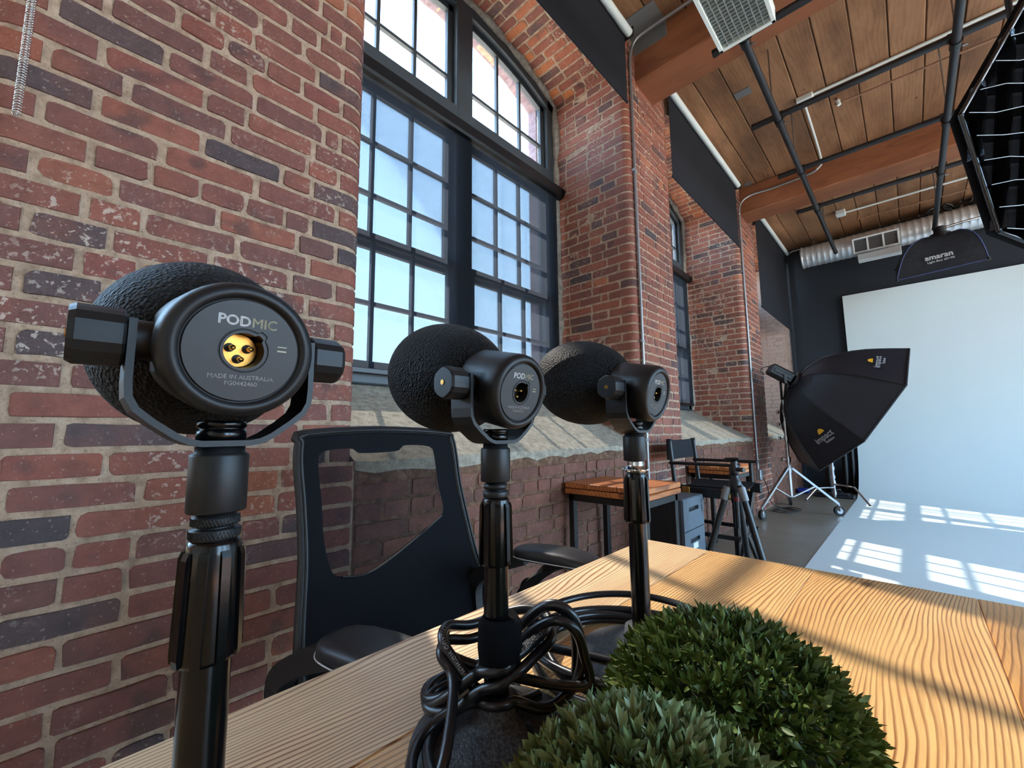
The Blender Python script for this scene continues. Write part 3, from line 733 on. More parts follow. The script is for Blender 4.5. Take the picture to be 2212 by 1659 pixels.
conduit('conduit', [(-.515, 4.495, 4.03), (.1, 4.497, 4.03), (1.0, 4.50, 4.03), (2.2, 4.50, 4.03)], .013, 'long bright conduit crossing the ceiling boards between the beams', 'tube_white')
conduit('conduit', [(-.43, 7.33, 4.0), (.2, 7.325, 4.0), (1.2, 7.32, 4.0), (2.4, 7.31, 4.0)], .013, 'pale conduit crossing the ceiling beyond the second beam', 'tube_white', box=((-.53, 7.28, 3.97), (-.42, 7.38, 4.045)))
rt = root('sprinkler_pipe', (-.24, 4.72, 4.0), 'thin corroded copper pipe with a nozzle under the ceiling boards', 'pipe')
mb = MB(); mb.tube(smooth_path([(-.245, 4.72, 4.045), (-.245, 4.72, 4.005), (-.225, 4.722, 3.985), (.2, 4.74, 3.985), (.9, 4.76, 3.985), (2.2, 4.8, 3.985)], 5), .011, 8); obj('pipe', mb, 'copper_pipe', rt)
mb = MB(); mb.cyl((-.245, 4.72, 4.01), (-.235, 4.72, 3.965), .02, .016, 12); obj('nozzle', mb, 'tube_white', rt)
rt = root('sprinkler_pipe', (-.30, 7.66, 4.0), 'thin dark pipe with hook end high above the round duct', 'pipe')
mb = MB(); mb.tube(smooth_path([(-.30, 7.66, 4.045), (-.30, 7.66, 4.0), (-.28, 7.66, 3.985), (.2, 7.67, 3.985), (2.2, 7.70, 3.985)], 5), .010, 8); obj('pipe', mb, 'copper_pipe', rt)
# black pipe grid hung on rods
PZ = 3.5
def pipe(label, p0, p1, r=.0245, ends=True):
    rt = root('grid_pipe', p0, label, 'pipe', 'black pipe grid under the ceiling'); mb = MB(); mb.cyl(p0, p1, r, n=18); obj('pipe', mb, 'pipe_black', rt)
    d = (Vector(p1)-Vector(p0)).normalized()
    for p, s in ((p0, -1), (p1, 1)):
        mb = MB(); q = Vector(p); mb.cyl(q - d*s*.02, q + d*s*.006, r+.002, n=18); obj('end_cap', mb, 'black_metal', rt)
    return rt
AX, BX = -.582, .428
pipe('black grid pipe running lengthwise from the light fixture to the duct', (AX, 1.25, PZ), (AX, 7.45, PZ))
pipe('black grid pipe running lengthwise passing behind the egg-crate grid softbox', (BX, .9, PZ), (BX, 7.45, PZ))
CR_Y = [(2.88, 'nearest black cross pipe, above the white light fixture'), (3.867, 'second black cross pipe from the light fixture'), (4.85, 'third black cross pipe, just before the second beam'), (5.712, 'fourth black cross pipe, beyond the second beam')]
CR_Y[3] = (5.835, CR_Y[3][1])
for y, lab in CR_Y: pipe(lab, (-.775, y, PZ+.052), (2.4, y, PZ+.052))
for X_ in (AX, BX):
    for y, lab in CR_Y:
        rt = root('pipe_clamp', (X_, y, PZ), 'black swivel clamp joining the %s lengthwise pipe to the %s cross pipe' % ('left' if X_ < 0 else 'right', {2.88: 'nearest', 3.867: 'second', 4.85: 'third', 5.835: 'fourth'}[y]), 'clamp', 'clamps of the pipe grid')
        mb = MB(); mb.cyl((X_, y-.033, PZ), (X_, y+.033, PZ), .032, n=16); obj('collar', mb, 'black_metal', rt)
        mb = MB(); mb.cyl((X_-.035, y, PZ+.052), (X_+.035, y, PZ+.052), .032, n=16); obj('collar', mb, 'black_metal', rt)
        mb = MB(); mb.cyl((X_+.03, y+.02, PZ-.02), (X_+.055, y+.02, PZ-.02), .007, n=6); obj('bolt', mb, 'steel', rt)
for X_ in (AX, BX):
    for y in (3.70, 4.62, 6.5):
        mb = MB(); mb.cyl((X_-.01, y, PZ+.02), (X_-.01, y, TOP-.002), .0055, n=8); obj('hanger_rod', mb, 'steel', label='thin steel hanger rod above the %s lengthwise pipe, %s the second beam' % ('left' if X_ < 0 else 'right', {3.70: 'farthest before', 4.62: 'nearest before', 6.5: 'just beyond'}[y]), cat='rod', group='hanger rods of the pipe grid', base=(X_, y, PZ))
# fluorescent fixture with a white louver
FX0, FX1, FY0, FY1, FZ = -.643, -.352, 1.30, 2.52, 3.2
rt = root('ceiling_light', ((FX0+FX1)/2, (FY0+FY1)/2, FZ), 'white fluorescent ceiling fixture with square louver grid', 'ceiling light')
mb = MB()
for lo, hi in (((FX0, FY0, FZ), (FX0+.022, FY1, FZ+.075)), ((FX1-.022, FY0, FZ), (FX1, FY1, FZ+.075)), ((FX0, FY0, FZ), (FX1, FY0+.022, FZ+.075)), ((FX0, FY1-.022, FZ), (FX1, FY1, FZ+.075))): mb.box(lo, hi, .003)
mb.box((FX0, FY0, FZ+.07), (FX1, FY1, FZ+.085)); obj('housing', mb, 'fixture_white', rt)
for x in np.linspace(FX0+.022, FX1-.022, 9)[1:-1]:
    mb = MB(); mb.box((x-.002, FY0+.02, FZ+.004), (x+.002, FY1-.02, FZ+.032)); obj('louver_blade', mb, 'louver_metal', rt)
for y in np.linspace(FY0+.022, FY1-.022, 49)[1:-1]:
    mb = MB(); mb.box((FX0+.02, y-.0018, FZ+.004), (FX1-.02, y+.0018, FZ+.030)); obj('louver_blade', mb, 'louver_metal', rt)
for x in (FX0+.085, FX1-.085):
    mb = MB(); mb.cyl((x, FY0+.03, FZ+.053), (x, FY1-.03, FZ+.053), .0125, n=12); obj('lamp_tube', mb, 'tube_white', rt)
for y in (FY0+.15, FY1-.15):
    mb = MB(); mb.cyl(((FX0+FX1)/2-.085, y, FZ+.08), ((FX0+FX1)/2-.085, y, PZ-.02), .004, n=6); obj('hanger', mb, 'steel', rt)

# round spiral duct with register
DY, DZ, DR = 8.14, 3.765, .165
rt = root('spiral_duct', (0, DY, DZ), 'galvanised round spiral duct high on the dark back wall', 'duct')
mb = MB(); xs = np.arange(-1.075, 3.4, .0125); prof_ = [(0.001, xs[0])] + [(DR+(.006 if i % 6 == 0 else (.002 if i % 6 in (1, 5) else 0)), x) for i, x in enumerate(xs)]
mb.lathe(prof_, (0, DY, DZ), 'x', 40); obj('duct_body', mb, 'duct_metal', rt)
mb = MB(); mb.lathe([(DR-.01, -1.08), (DR+.011, -1.08), (DR+.011, -1.055), (DR, -1.05)], (0, DY, DZ), 'x', 40); obj('end_collar', mb, 'duct_metal', rt)
rg = MB(); RY = DY-DR-.02; M = Matrix.Translation((-.155, RY-.012, DZ-.075)) @ Matrix.Rotation(math.radians(32), 4, 'X')
rg.box((-.262, -.022, -.115), (.262, -.002, -.09), .003, M); rg.box((-.262, -.022, .09), (.262, -.002, .115), .003, M)
for x in (-.262, -.0875-.011, .0875-.011, .24): rg.box((x, -.022, -.1), (x+.022, -.002, .1), .003, M)
obj('register_frame', rg, 'register_white', rt)
rg = MB(); rg.box((-.25, -.006, -.1), (.25, .03, .1), 0, M); obj('register_backing', rg, 'register_dark', rt)
for k in range(9):
    rg = MB(); z = -.085+k*.021; rg.box((-.25, -.017, z-.0018), (.25, -.006, z+.0018), 0, M); obj('slat', rg, 'register_dark', rt)
rg = MB(); M2 = Matrix.Translation((-.13, DY-.10, DZ-.235)); rg.box((-.24, -.10, -.075), (.24, .05, .02), .006, M2); obj('damper_box', rg, 'register_white', rt)
for x in (-.9, .75, 2.0):
    mb = MB(); mb.strap([(x, DY, DZ+DR+.012), (x, DY, TOP)], (1, 0, 0), .025, .003); obj('hanger_strap', mb, 'steel', rt)
# cable bundle lying on the duct
for k, lab in enumerate(('black cable loops lying on top of the round duct', 'second tangle of black cable on the duct, nearer the softbox')):
    pts = []; cx = .62+.42*k
    for i in range(26):
        t = i/25*2*PI*2.2; pts.append((cx-.2+.36*i/25+.09*math.cos(t), DY-.06+.05*math.sin(t*1.3), DZ+DR+.02+.028*(1+math.sin(t*1.7+k))))
    mb = MB(); mb.tube(smooth_path(pts, 4), .012, 7); obj('cable_bundle', mb, 'cable_black', label=lab, cat='cable', group='cables on the duct', base=(cx, DY, DZ+DR))

# ================================================================== LIGHTING GEAR
def bow(A, B, out, h, n=8):
    """curved rib from A to B bulging towards out."""
    A, B, out = Vector(A), Vector(B), Vector(out); r = []
    for k in range(n+1):
        t = k/n; r.append(A.lerp(B, t) + out*(h*math.sin(PI*t**.72)))
    return r
def softbox(rt, C, axis, roll, R, depth, nseg, order=1, h=.10, mat='nylon_black', rod='black_metal', ring=.11, rib_r=.008, inner='silver_fabric'):
    C = Vector(C); a = Vector(axis).normalized(); e1 = a.cross(Vector((0, 0, 1))).normalized(); e2 = e1.cross(a)
    V = [C + (e1*math.cos(roll+order*2*PI*k/nseg) + e2*math.sin(roll+order*2*PI*k/nseg))*R for k in range(nseg)]
    ap = C - a*depth; S = [ap + (v-C).normalized()*ring for v in V]
    ribs = [bow(S[k], V[k], ((V[k]-C).normalized()*.8 - a*.6).normalized(), h) for k in range(nseg)]
    n = len(ribs[0])
    for k in range(nseg):
        j = (k+1) % nseg; mb = MB(); W_ = 6; vs = []
        for i in range(n):
            p, q = ribs[k][i], ribs[j][i]; mid = (p+q)/2; cen = ap + a*((mid-ap).dot(a)); inw = (cen-mid)
            inw = inw.normalized() if inw.length > 1e-6 else Vector((0, 0, 0)); sag = .035*(p-q).length*math.sin(PI*i/(n-1)) if n > 1 else 0
            for c in range(W_+1):
                t = c/W_; wr = .004*math.sin(c*2.1+k+i*.6)*math.sin(PI*t)
                vs.append(tuple(p.lerp(q, t) + inw*(sag*math.sin(PI*t)) - inw*wr))
        fs = [(i*(W_+1)+c, i*(W_+1)+c+1, (i+1)*(W_+1)+c+1, (i+1)*(W_+1)+c) for i in range(n-1) for c in range(W_)]
        mb.add(vs, fs, True); obj('fabric_panel', mb, mat, rt)
    for k in range(nseg):
        mb = MB(); mb.tube(ribs[k], rib_r, 6); obj('rib', mb, rod, rt)
    mb = MB()
    for k in range(nseg): mb.tube([V[k], (V[k]+V[(k+1) % nseg])/2, V[(k+1) % nseg]], .009, 6)
    obj('rim_binding', mb, mat, rt)
    mb = MB(); mb.cyl(ap-a*.03, ap+a*.03, ring+.01, n=nseg*2); obj('speed_ring', mb, 'black_metal', rt)
    return C, a, e1, e2, V, ap, ribs
# octagonal softbox on the chrome roller stand
th, ph = .49, -.589
ax = (math.cos(ph)*math.cos(th), math.cos(ph)*math.sin(th), math.sin(ph))
rt = root('octagonal_softbox', (-.923, 5.673, 1.504), 'large black octagonal softbox on a chrome roller stand by the far pier', 'softbox')
C, a, e1, e2, V, ap, ribs = softbox(rt, (-.477, 5.911, 1.166), ax, 1.072, .805, .608, 8, -1, h=.13, ring=.10)
def logo(rt, k, t, side, up_sign, sz):
    """arched yellow and white logo print on fabric panel k."""
    p, q = ribs[k], ribs[(k+1) % 8]; i = 6; mid = p[i].lerp(q[i], t); tang = (q[i]-p[i]).normalized(); dn = (p[i+1]-p[i-1]+q[i+1]-q[i-1]).normalized()
    nrm = tang.cross(dn).normalized(); out = (mid-C).normalized()
    if nrm.dot(out) < 0: nrm = -nrm
    up = dn*up_sign; x = up.cross(nrm).normalized(); M = frame(mid + nrm*.022, x, nrm.cross(x))
    obj('lettering', text_mb('impact', sz, M, bold=.0012), 'print_white', rt)
    M3 = M @ Matrix.Translation((sz*.35, -sz*.62, 0)); obj('lettering', text_mb('luxbanx', sz*.42, M3, bold=.0008), 'print_white', rt)
    mb = MB(); pts = [(sz*.75*math.cos(t_), sz*.42+sz*.62*math.sin(t_)) for t_ in np.linspace(.15, PI-.1, 9)]
    pts = [(sz*.2+.62*px, py) for px, py in pts]; mb.add([tuple(M @ Vector((px, py, .0005))) for px, py in pts], [tuple(range(len(pts)))]); obj('logo_arch', mb, 'print_yellow', rt)
logo(rt, 2, .42, 1, -1, .085)
logo(rt, 0, .5, 1, -1, .075)
# lamp head behind the speed ring
rt = root('studio_light', tuple(ap), 'black studio lamp head clamped behind the octagonal softbox', 'studio light')
Ml = frame(ap, e1, -Vector(a).cross(e1)); zz = -a
def lbox(lo, hi, bev, mat, name, tr=Matrix.Identity(4)):
    mb = MB(); mb.box(lo, hi, bev, frame(ap, e1, (-a).cross(e1)) @ tr); return obj(name, mb, mat, rt)
lbox((-.075, -.065, .03), (.075, .065, .30), .02, 'black_plastic', 'housing')
lbox((-.08, -.02, .06), (-.074, .02, .26), .004, 'black_metal', 'side_rail'); lbox((.074, -.02, .06), (.08, .02, .26), .004, 'black_metal', 'side_rail')
mb = MB(); back = ap - a*.30
mb.tube(smooth_path([back + e2*.02, back - a*.05 - e2*.02, back - a*.06 - e2*.07, back - a*.0 - e2*.09], 5), .005, 6); obj('power_lead', mb, 'cable_black', rt)
mb = MB(); cy_ = ap - a*.14; top = Vector((-1.055, 5.70, 1.30))
for s in (-1, 1): mb.strap([cy_ + e1*(.085*s), cy_ + e1*(.085*s) - Vector((0, 0, .10)), top + e1*(.045*s), top], tuple(a), .03, .006)
obj('yoke', mb, 'black_metal', rt)
# chrome roller stand
SX, SY = -1.055, 5.70
rt = root('roller_stand', (SX, SY, 0), 'chrome three-legged roller stand under the octagonal softbox', 'light stand')
mb = MB(); mb.cyl((SX, SY, .20), (SX, SY, .62), .021, n=18); obj('column', mb, 'chrome', rt)
mb = MB(); mb.cyl((SX, SY, .62), (SX, SY, 1.02), .0175, n=18); obj('column', mb, 'chrome', rt)
mb = MB(); mb.cyl((SX, SY, 1.02), (SX, SY, 1.30), .0145, n=18); obj('column', mb, 'chrome', rt)
for z, r in ((.50, .027), (.62, .028), (.86, .026), (1.02, .024), (1.16, .022)):
    mb = MB(); mb.cyl((SX, SY, z-.028), (SX, SY, z+.028), r, n=16); c_ = obj('collar', mb, 'chrome', rt)
    if z > .6:
        mb = MB(); mb.cyl((SX, SY, z), (SX-.05, SY-.03, z), .005, n=8); obj('clamp_screw', mb, 'chrome', c_)
        mb = MB(); mb.box((SX-.075, SY-.052, z-.022), (SX-.045, SY-.026, z+.022), .008); obj('wing_knob', mb, 'chrome', c_)
for (fx, fy, lab) in ((-1.24, 5.20, 0), (-.662, 5.985, 1), (-1.20, 6.42, 2)):
    f = Vector((fx, fy, .125)); tp = Vector((SX, SY, .52)); dr = (f-tp); dh = Vector((dr.x, dr.y, 0)).normalized()
    mb = MB(); mb.strap([tp + dh*.03, f], tuple(Vector((-dh.y, dh.x, 0))), .028, .022); lg = obj('leg', mb, 'chrome', rt)
    mb = MB(); mb.strap([Vector((SX, SY, .20)) + dh*.02, tp + dr*.52], tuple(Vector((-dh.y, dh.x, 0))), .022, .012); obj('brace', mb, 'chrome', rt)
    mb = MB(); mb.cyl(f + Vector((0, 0, .01)), f - Vector((0, 0, .03)), .012, n=10); mb.box((fx-.022, fy-.03, .05), (fx+.022, fy+.035, .098), .006); obj('caster_fork', mb, 'chrome', rt)
    mb = MB(); sd = Vector((-dh.y, dh.x, 0)); mb.cyl(Vector((fx, fy, .052))-sd*.016, Vector((fx, fy, .052))+sd*.016, .052, n=24); wh = obj('caster_wheel', mb, 'rubber', rt)
    mb = MB(); mb.cyl(Vector((fx, fy, .052))-sd*.019, Vector((fx, fy, .052))+sd*.019, .03, n=20); obj('wheel_hub', mb, 'chrome', wh)
# coiled floor cable under that stand
pts = [(-1.32, 5.60, .44), (-1.30, 5.75, .3), (-1.305, 6.0, .05)]
for i in range(30):
    t = i/29*2*PI*2.6; pts.append((-1.16+.11*math.cos(t)+.02*math.sin(3*t), 6.02-.25*i/29+.15*math.sin(t), .008+.004*(i % 3)))
mb = MB(); mb.tube(smooth_path(pts, 4), .005, 6); obj('floor_cable', mb, 'cable_black', label='black power cable looped on concrete floor by the far pier', cat='cable', base=(-1.16, 5.9, 0))
mb = MB(); mb.box((-1.345, 7.66, 0), (-1.19, 7.82, .062), .02); mb.box((-1.33, 7.70, .062), (-1.22, 7.78, .075), .006); obj('blue_tool_case', mb, 'blue_plastic', label='small dark blue plastic case on floor below corner window', cat='case', base=(-1.27, 7.74, 0))
# low C-stand with black rolls behind it
cx_, cy2 = -.845, 7.35
rt = root('c_stand', (cx_, cy2, 0), 'chrome low-legged stand beside the rolled black backdrops', 'light stand')
mb = MB(); mb.cyl((cx_, cy2, .02), (cx_, cy2, 1.35), .0175, n=16); obj('column', mb, 'chrome', rt)
for z in (.08, .23, .30, .42): 
    mb = MB(); mb.cyl((cx_, cy2, z-.022), (cx_, cy2, z+.022), .026, n=14); obj('collar', mb, 'chrome', rt)
for k, (fx, fy, z0) in enumerate(((-.455, 6.93, .20), (-1.115, 6.95, .155), (-.80, 7.78, .11))):
    s = Vector((cx_, cy2, z0)); f = Vector((fx, fy, .012)); kn = s.lerp(f, .62); kn.z = z0
    mb = MB(); mb.tube(smooth_path([s, s.lerp(kn, .9), kn.lerp(f, .12), f], 6), .0125, 10); lg = obj('leg', mb, 'chrome', rt)
    mb = MB(); mb.cyl(f, f-Vector((0, 0, .012)), .015, n=10); obj('rubber_foot', mb, 'rubber', lg)
for k, (x, y, r, h, lab) in enumerate(((-.955, 7.88, .045, 1.5, 'tall black rolled backdrop leaning at the dark wall, nearest the case'), (-.77, 8.05, .035, 1.7, 'middle black rolled backdrop behind the low chrome stand'), (-.69, 8.12, .03, 1.55, 'thin black rolled backdrop beside the white sweep edge'))):
    rt = root('backdrop_roll', (x, y, 0), lab, 'backdrop roll', 'rolled backdrops by the dark wall')
    mb = MB(); mb.cyl((x, y, .0), (x+.01, y+.03, h), r, n=20); obj('roll', mb, 'gloss_black', rt)
    mb = MB(); mb.cyl((x, y, .0), (x, y, .02), r*1.08, n=20); obj('end_cap', mb, 'rubber', rt)
mb = MB(); mb.box((-1.10, 7.42, 0), (-.64, 7.72, .035), .012); mb.box((-1.06, 7.46, .035), (-.70, 7.68, .055), .01); obj('sandbag', mb, 'nylon_black', label='flat black sandbag lying across the low stand base', cat='sandbag', base=(-.87, 7.57, 0))
# overhead rectangular softbox
rt = root('hanging_softbox', (.42, 7.37, 3.38), 'black rectangular softbox hanging face down below the round duct', 'softbox')
bc = Vector((.43, 7.6, 3.06)); hx, hy = .405, .275; ap2 = Vector((.47, 7.6, 3.42))
cor = [bc+Vector((sx_*hx, sy_*hy, (.028 if sx_ > 0 else -.028))) for sx_, sy_ in ((-1, -1), (1, -1), (1, 1), (-1, 1))]
TLT = Matrix.Rotation(math.radians(30), 3, 'X')
cor = [bc + TLT @ (q-bc) for q in cor]; ap2 = bc + TLT @ (ap2-bc)
tops = [ap2+Vector((sx_*.075, sy_*.06, 0)) for sx_, sy_ in ((-1, -1), (1, -1), (1, 1), (-1, 1))]
rb = [bow(tops[k], cor[k], (Vector((cor[k].x-bc.x, cor[k].y-bc.y, 0)).normalized()*.75+Vector((0, 0, .66))), .13) for k in range(4)]
for k in range(4):
    j = (k+1) % 4; mb = MB(); W_ = 8; n = len(rb[0]); vs = []
    for i in range(n):
        for c in range(W_+1):
            t = c/W_; p = rb[k][i].lerp(rb[j][i], t); o_ = Vector((p.x-bc.x, p.y-bc.y, 0)); o_ = o_.normalized() if o_.length > 1e-5 else o_
            vs.append(tuple(p - o_*.02*math.sin(PI*t)*math.sin(PI*i/(n-1)) + o_*.003*math.sin(c*2.3+i)))
    mb.add(vs, [(i*(W_+1)+c, i*(W_+1)+c+1, (i+1)*(W_+1)+c+1, (i+1)*(W_+1)+c) for i in range(n-1) for c in range(W_)], True); obj('fabric_panel', mb, 'nylon_black', rt)
    mb = MB(); mb.tube([q+Vector((0, 0, .003)) for q in rb[k]], .006, 6); obj('rib_piping', mb, 'print_blue' if k < 2 else 'black_metal', rt)
    mb = MB(); mb.tube([cor[k], cor[j]], .0055, 6); obj('rim_piping', mb, 'print_blue', rt)
    mb = MB(); mb.cyl(cor[k]-Vector((0, 0, .012)), cor[k]+Vector((0, 0, .02)), .014, n=8); obj('corner_cap', mb, 'black_plastic', rt)
mb = MB(); mb.add([tuple(q+Vector((0, 0, .004))) for q in cor], [(0, 1, 2, 3)]); obj('diffuser', mb, 'print_white', rt)
mb = MB(); mb.cyl(ap2-Vector((0, 0, .02)), ap2+Vector((0, 0, .03)), .10, n=20); obj('speed_ring', mb, 'black_metal', rt)
mb = MB(); mb.cyl(ap2+Vector((0, 0, .03)), ap2+Vector((0, 0, .12)), .06, n=16); obj('lamp_head', mb, 'black_plastic', rt)
pm = (rb[0][6]+rb[1][6])/2; n0 = ((rb[1][6]-rb[0][6]).cross(rb[0][7]-rb[0][5])).normalized(); n0 = n0 if n0.y < 0 else -n0
Mx = frame(pm+n0*.012, (rb[1][6]-rb[0][6]), n0.cross(rb[1][6]-rb[0][6]))
obj('lettering', text_mb('amaran', .085, Mx @ Matrix.Translation((-.01, .018, 0)), bold=.0035), 'print_white', rt)
obj('lettering', text_mb('Light Box 60×90', .036, Mx @ Matrix.Translation((0, -.04, 0)), bold=.001), 'print_white', rt)
mb = MB(); mb.tube([ap2+Vector((0, 0, .10)), ap2+Vector((.2, 0, .12)), Vector((1.6, 7.40, 3.52)), Vector((3.0, 7.3, 3.62))], .0145, 10); obj('boom_arm', mb, 'chrome', rt)
mb = MB(); mb.cyl((3.0, 7.3, 3.62), (3.0, 7.3, TOP), .015, n=10); obj('ceiling_mount', mb, 'chrome', rt)
# big octagonal softbox with black fabric grid, close on the right
gv = Vector((.55, -.814, -.19)).normalized()
rt = root('grid_softbox', (.72, 2.55, 2.08), 'black shiny softbox with an egg-crate fabric grid at upper right', 'softbox')
GC = Vector((.723, 2.552, 2.079)); GR = .601
C, a, e1, e2, V, ap, ribs = softbox(rt, GC, gv, .083, GR, .28, 8, -1, h=.05, mat='nylon_gloss', ring=.09)
mb = MB()
for k in (7,): mb.tube([V[k]+a*.010, V[(k+1) % 8]+a*.010], .0030, 6)
obj('silver_piping', mb, 'silver_fabric', rt)
mb = MB(); mb.add([tuple(v - a*.05) for v in V], [tuple(range(8))]); obj('diffuser', mb, 'shade_black', rt)
vx = [((v-GC).dot(e1), (v-GC).dot(e2)) for v in V]
def chord(pts, c, along):
    hits = []
    for k in range(len(pts)):
        p, q = pts[k], pts[(k+1) % len(pts)]; i0, i1 = (1, 0) if along == 0 else (0, 1)
        if (p[i0]-c)*(q[i0]-c) < 0: t = (c-p[i0])/(q[i0]-p[i0]); hits.append(p[i1]+(q[i1]-p[i1])*t)
    return sorted(hits)[:2] if len(hits) >= 2 else None
cell = .085
for along in (0, 1):
    c = -GR+cell*.5
    while c < GR:
        h_ = chord(vx, c, along)
        if h_ and h_[1]-h_[0] > .03:
            mb = MB(); n = 14; vs = []
            for i in range(n+1):
                t = h_[0]+(h_[1]-h_[0])*i/n; wob = .006*math.sin(t*30+c*50)
                for dd, ww in ((-.035, 0), (.03, wob)):
                    p = GC + (e1*t+e2*(c+ww) if along == 0 else e1*(c+ww)+e2*t) + a*dd; vs.append(tuple(p))
            mb.add(vs, [(2*i, 2*i+2, 2*i+3, 2*i+1) for i in range(n)], True); gs = obj('grid_strip', mb, 'nylon_gloss', rt)
            mb = MB(); mb.tube([vs[2*i+1] for i in range(n+1)], .0013, 5); obj('lit_hem', mb, 'silver_fabric', gs) if along == 0 else None  # hem coloured silver for strip edges that catch the light
        c += cell
mb = MB(); bk = ap - a*.03; mb.cyl(bk, bk - a*.14, .075, n=20); obj('lamp_head', mb, 'black_plastic', rt)
mb = MB(); mb.cyl(bk - a*.10, (bk-a*.10).xy.to_3d() + Vector((0, 0, PZ+.052-.0255)), .012, n=10); obj('drop_rod', mb, 'black_metal', rt)
# ================================================================== FURNITURE BY THE WALL
def steel_table(x0, x1, y0, y1, z, label):
    rt = root('side_table', ((x0+x1)/2, (y0+y1)/2, 0), label, 'table', 'small timber-topped tables under the windows')
    n = 3; w_ = (x1-x0)/n
    for k in range(n):
        mb = MB(); mb.box((x0+k*w_+.001, y0, z-.026), (x0+(k+1)*w_-.001, y1, z), .003); obj('board', mb, 'side_wood', rt)
    mb = MB(); mb.box((x0, y0, z-.056), (x1, y1, z-.030), .004); obj('lower_board', mb, 'side_wood', rt)
    zt = z-.058
    for sx_ in (0, 1):
        for sy_ in (0, 1):
            x = x1-.045 if sx_ else x0+.012; y = y1-.05 if sy_ else y0+.015
            mb = MB(); mb.box((x, y, 0), (x+.033, y+.033, zt), .003); obj('leg', mb, 'black_metal', rt)
    for (lo, hi) in (((x0+.012, y0+.015, zt-.034), (x1-.012, y0+.045, zt-.0005)), ((x0+.012, y1-.047, zt-.034), (x1-.012, y1-.017, zt-.0005)), ((x0+.012, y0+.02, zt-.034), (x0+.042, y1-.02, zt-.0005)), ((x1-.042, y0+.02, zt-.034), (x1-.012, y1-.02, zt-.0005))):
        mb = MB(); mb.box(lo, hi, .003); obj('apron_rail', mb, 'black_metal', rt)
    return rt
steel_table(-1.335, -.885, 1.80, 2.19, .70, 'timber-topped black steel side table behind the middle microphone stand')
steel_table(-1.335, -.985, 3.47, 3.94, .678, 'timber-topped black steel side table under the second window')
# filing cabinet
x0, x1, y0, y1, zt = -1.318, -1.0, 2.49, 2.812, .56
rt = root('filing_cabinet', ((x0+x1)/2, (y0+y1)/2, 0), 'slate grey three-drawer metal filing cabinet beside the director chair', 'cabinet')
mb = MB(); mb.box((x0, y0, .03), (x1-.018, y1, zt-.006), .008); obj('body', mb, 'cabinet_dark', rt)
mb = MB(); mb.box((x0, y0-.002, zt-.012), (x1, y1+.002, zt), .005); obj('top_panel', mb, 'cabinet_grey', rt)
for k, (za, zb) in enumerate(((.375, .552), (.205, .370), (.035, .200))):
    mb = MB(); ya, yb = y0+.002, y1-.002; X0, X1 = x1-.018, x1
    hz, hy0, hy1 = zb-.06, y0+.085, y1-.085
    mb.box((X0, ya, za), (X1, yb, hz-.012)); mb.box((X0, ya, hz+.012), (X1, yb, zb)); mb.box((X0, ya, hz-.012), (X1, hy0, hz+.012)); mb.box((X0, hy1, hz-.012), (X1, yb, hz+.012))
    d = obj('drawer', mb, 'cabinet_grey', rt)
    mb = MB(); mb.box((X0-.004, hy0-.005, hz-.016), (X0+.003, hy1+.005, hz+.016), .001); obj('handle_recess', mb, 'cabinet_dark', d)
    if k == 1:
        mb = MB(); mb.box((X1, y0+.125, hz-.052), (X1+.0012, y0+.20, hz-.018)); obj('name_label', mb, 'label_paper', d)
    if k == 0:
        mb = MB(); mb.cyl((X1, y1-.035, zb-.03), (X1+.012, y1-.035, zb-.03), .009, n=14); lk = obj('lock', mb, 'chrome', d)
        mb = MB(); mb.box((X1+.012, y1-.037, zb-.075), (X1+.0135, y1-.030, zb-.03)); mb.box((X1+.004, y1-.03, zb-.10), (X1+.0055, y1-.02, zb-.05)); obj('key', mb, 'chrome', lk)
for px_ in (x0+.05, x1-.06):
    for py_ in (y0+.04, y1-.04):
        mb = MB(); mb.cyl((px_, py_, 0), (px_, py_, .03), .016, n=10); obj('foot', mb, 'rubber', rt)
# director's chair
x0, x1, y0, y1 = -1.205, -.80, 2.84, 3.27
rt = root('director_chair', ((x0+x1)/2, (y0+y1)/2, 0), 'black folding director chair with canvas back beside the filing cabinet', 'chair')
zs, za = .60, .745
for y in (y0, y1):
    mb = MB(); mb.cyl((x0+.02, y, zs-.03), (x0-.005, y, .905), .0155, .013, 12); obj('back_post', mb, 'black_metal', rt)
    mb = MB(); mb.box((x0-.01, y-.024, za-.011), (x1+.02, y+.024, za+.008), .005); obj('armrest', mb, 'black_metal', rt)
    mb = MB(); mb.cyl((x1-.03, y, zs), (x1-.03, y, za-.01), .0125, n=10); obj('arm_post', mb, 'black_metal', rt)
    mb = MB(); mb.box((x0-.02, y-.018, zs-.065), (x1+.03, y+.018, zs+.0), .008); sr = obj('seat_rail', mb, 'black_metal', rt)
    for xx in (x0+.07, x1-.09):
        mb = MB(); mb.box((xx, y-.0195, zs-.058), (xx+.05, y+.0195, zs-.004), .002); obj('brass_plate', mb, 'brass', sr)
    mb = MB(); mb.box((x0+.01, y-.016, .012), (x1+.01, y+.016, .045), .004); obj('floor_rail', mb, 'black_metal', rt)
mb = MB(); N = 10
vs = []
for q in range(N+1):
    t = q/N; y = y0-.012+(y1-y0+.024)*t; sag = .02*math.sin(PI*t)
    for z in (.765, .90): vs += [(x0-.012-sag+(.0 if z > .8 else .012), y, z-.006*math.sin(PI*t)*(z > .8)), (x0-.008-sag+(.0 if z > .8 else .012), y, z-.006*math.sin(PI*t)*(z > .8))]
mb.add(vs, [f for q in range(N) for f in ((q*4, q*4+2, q*4+6, q*4+4), (q*4+1, q*4+5, q*4+7, q*4+3), (q*4+2, q*4+3, q*4+7, q*4+6), (q*4, q*4+4, q*4+5, q*4+1))]); obj('canvas_back', mb, 'canvas_black', rt)
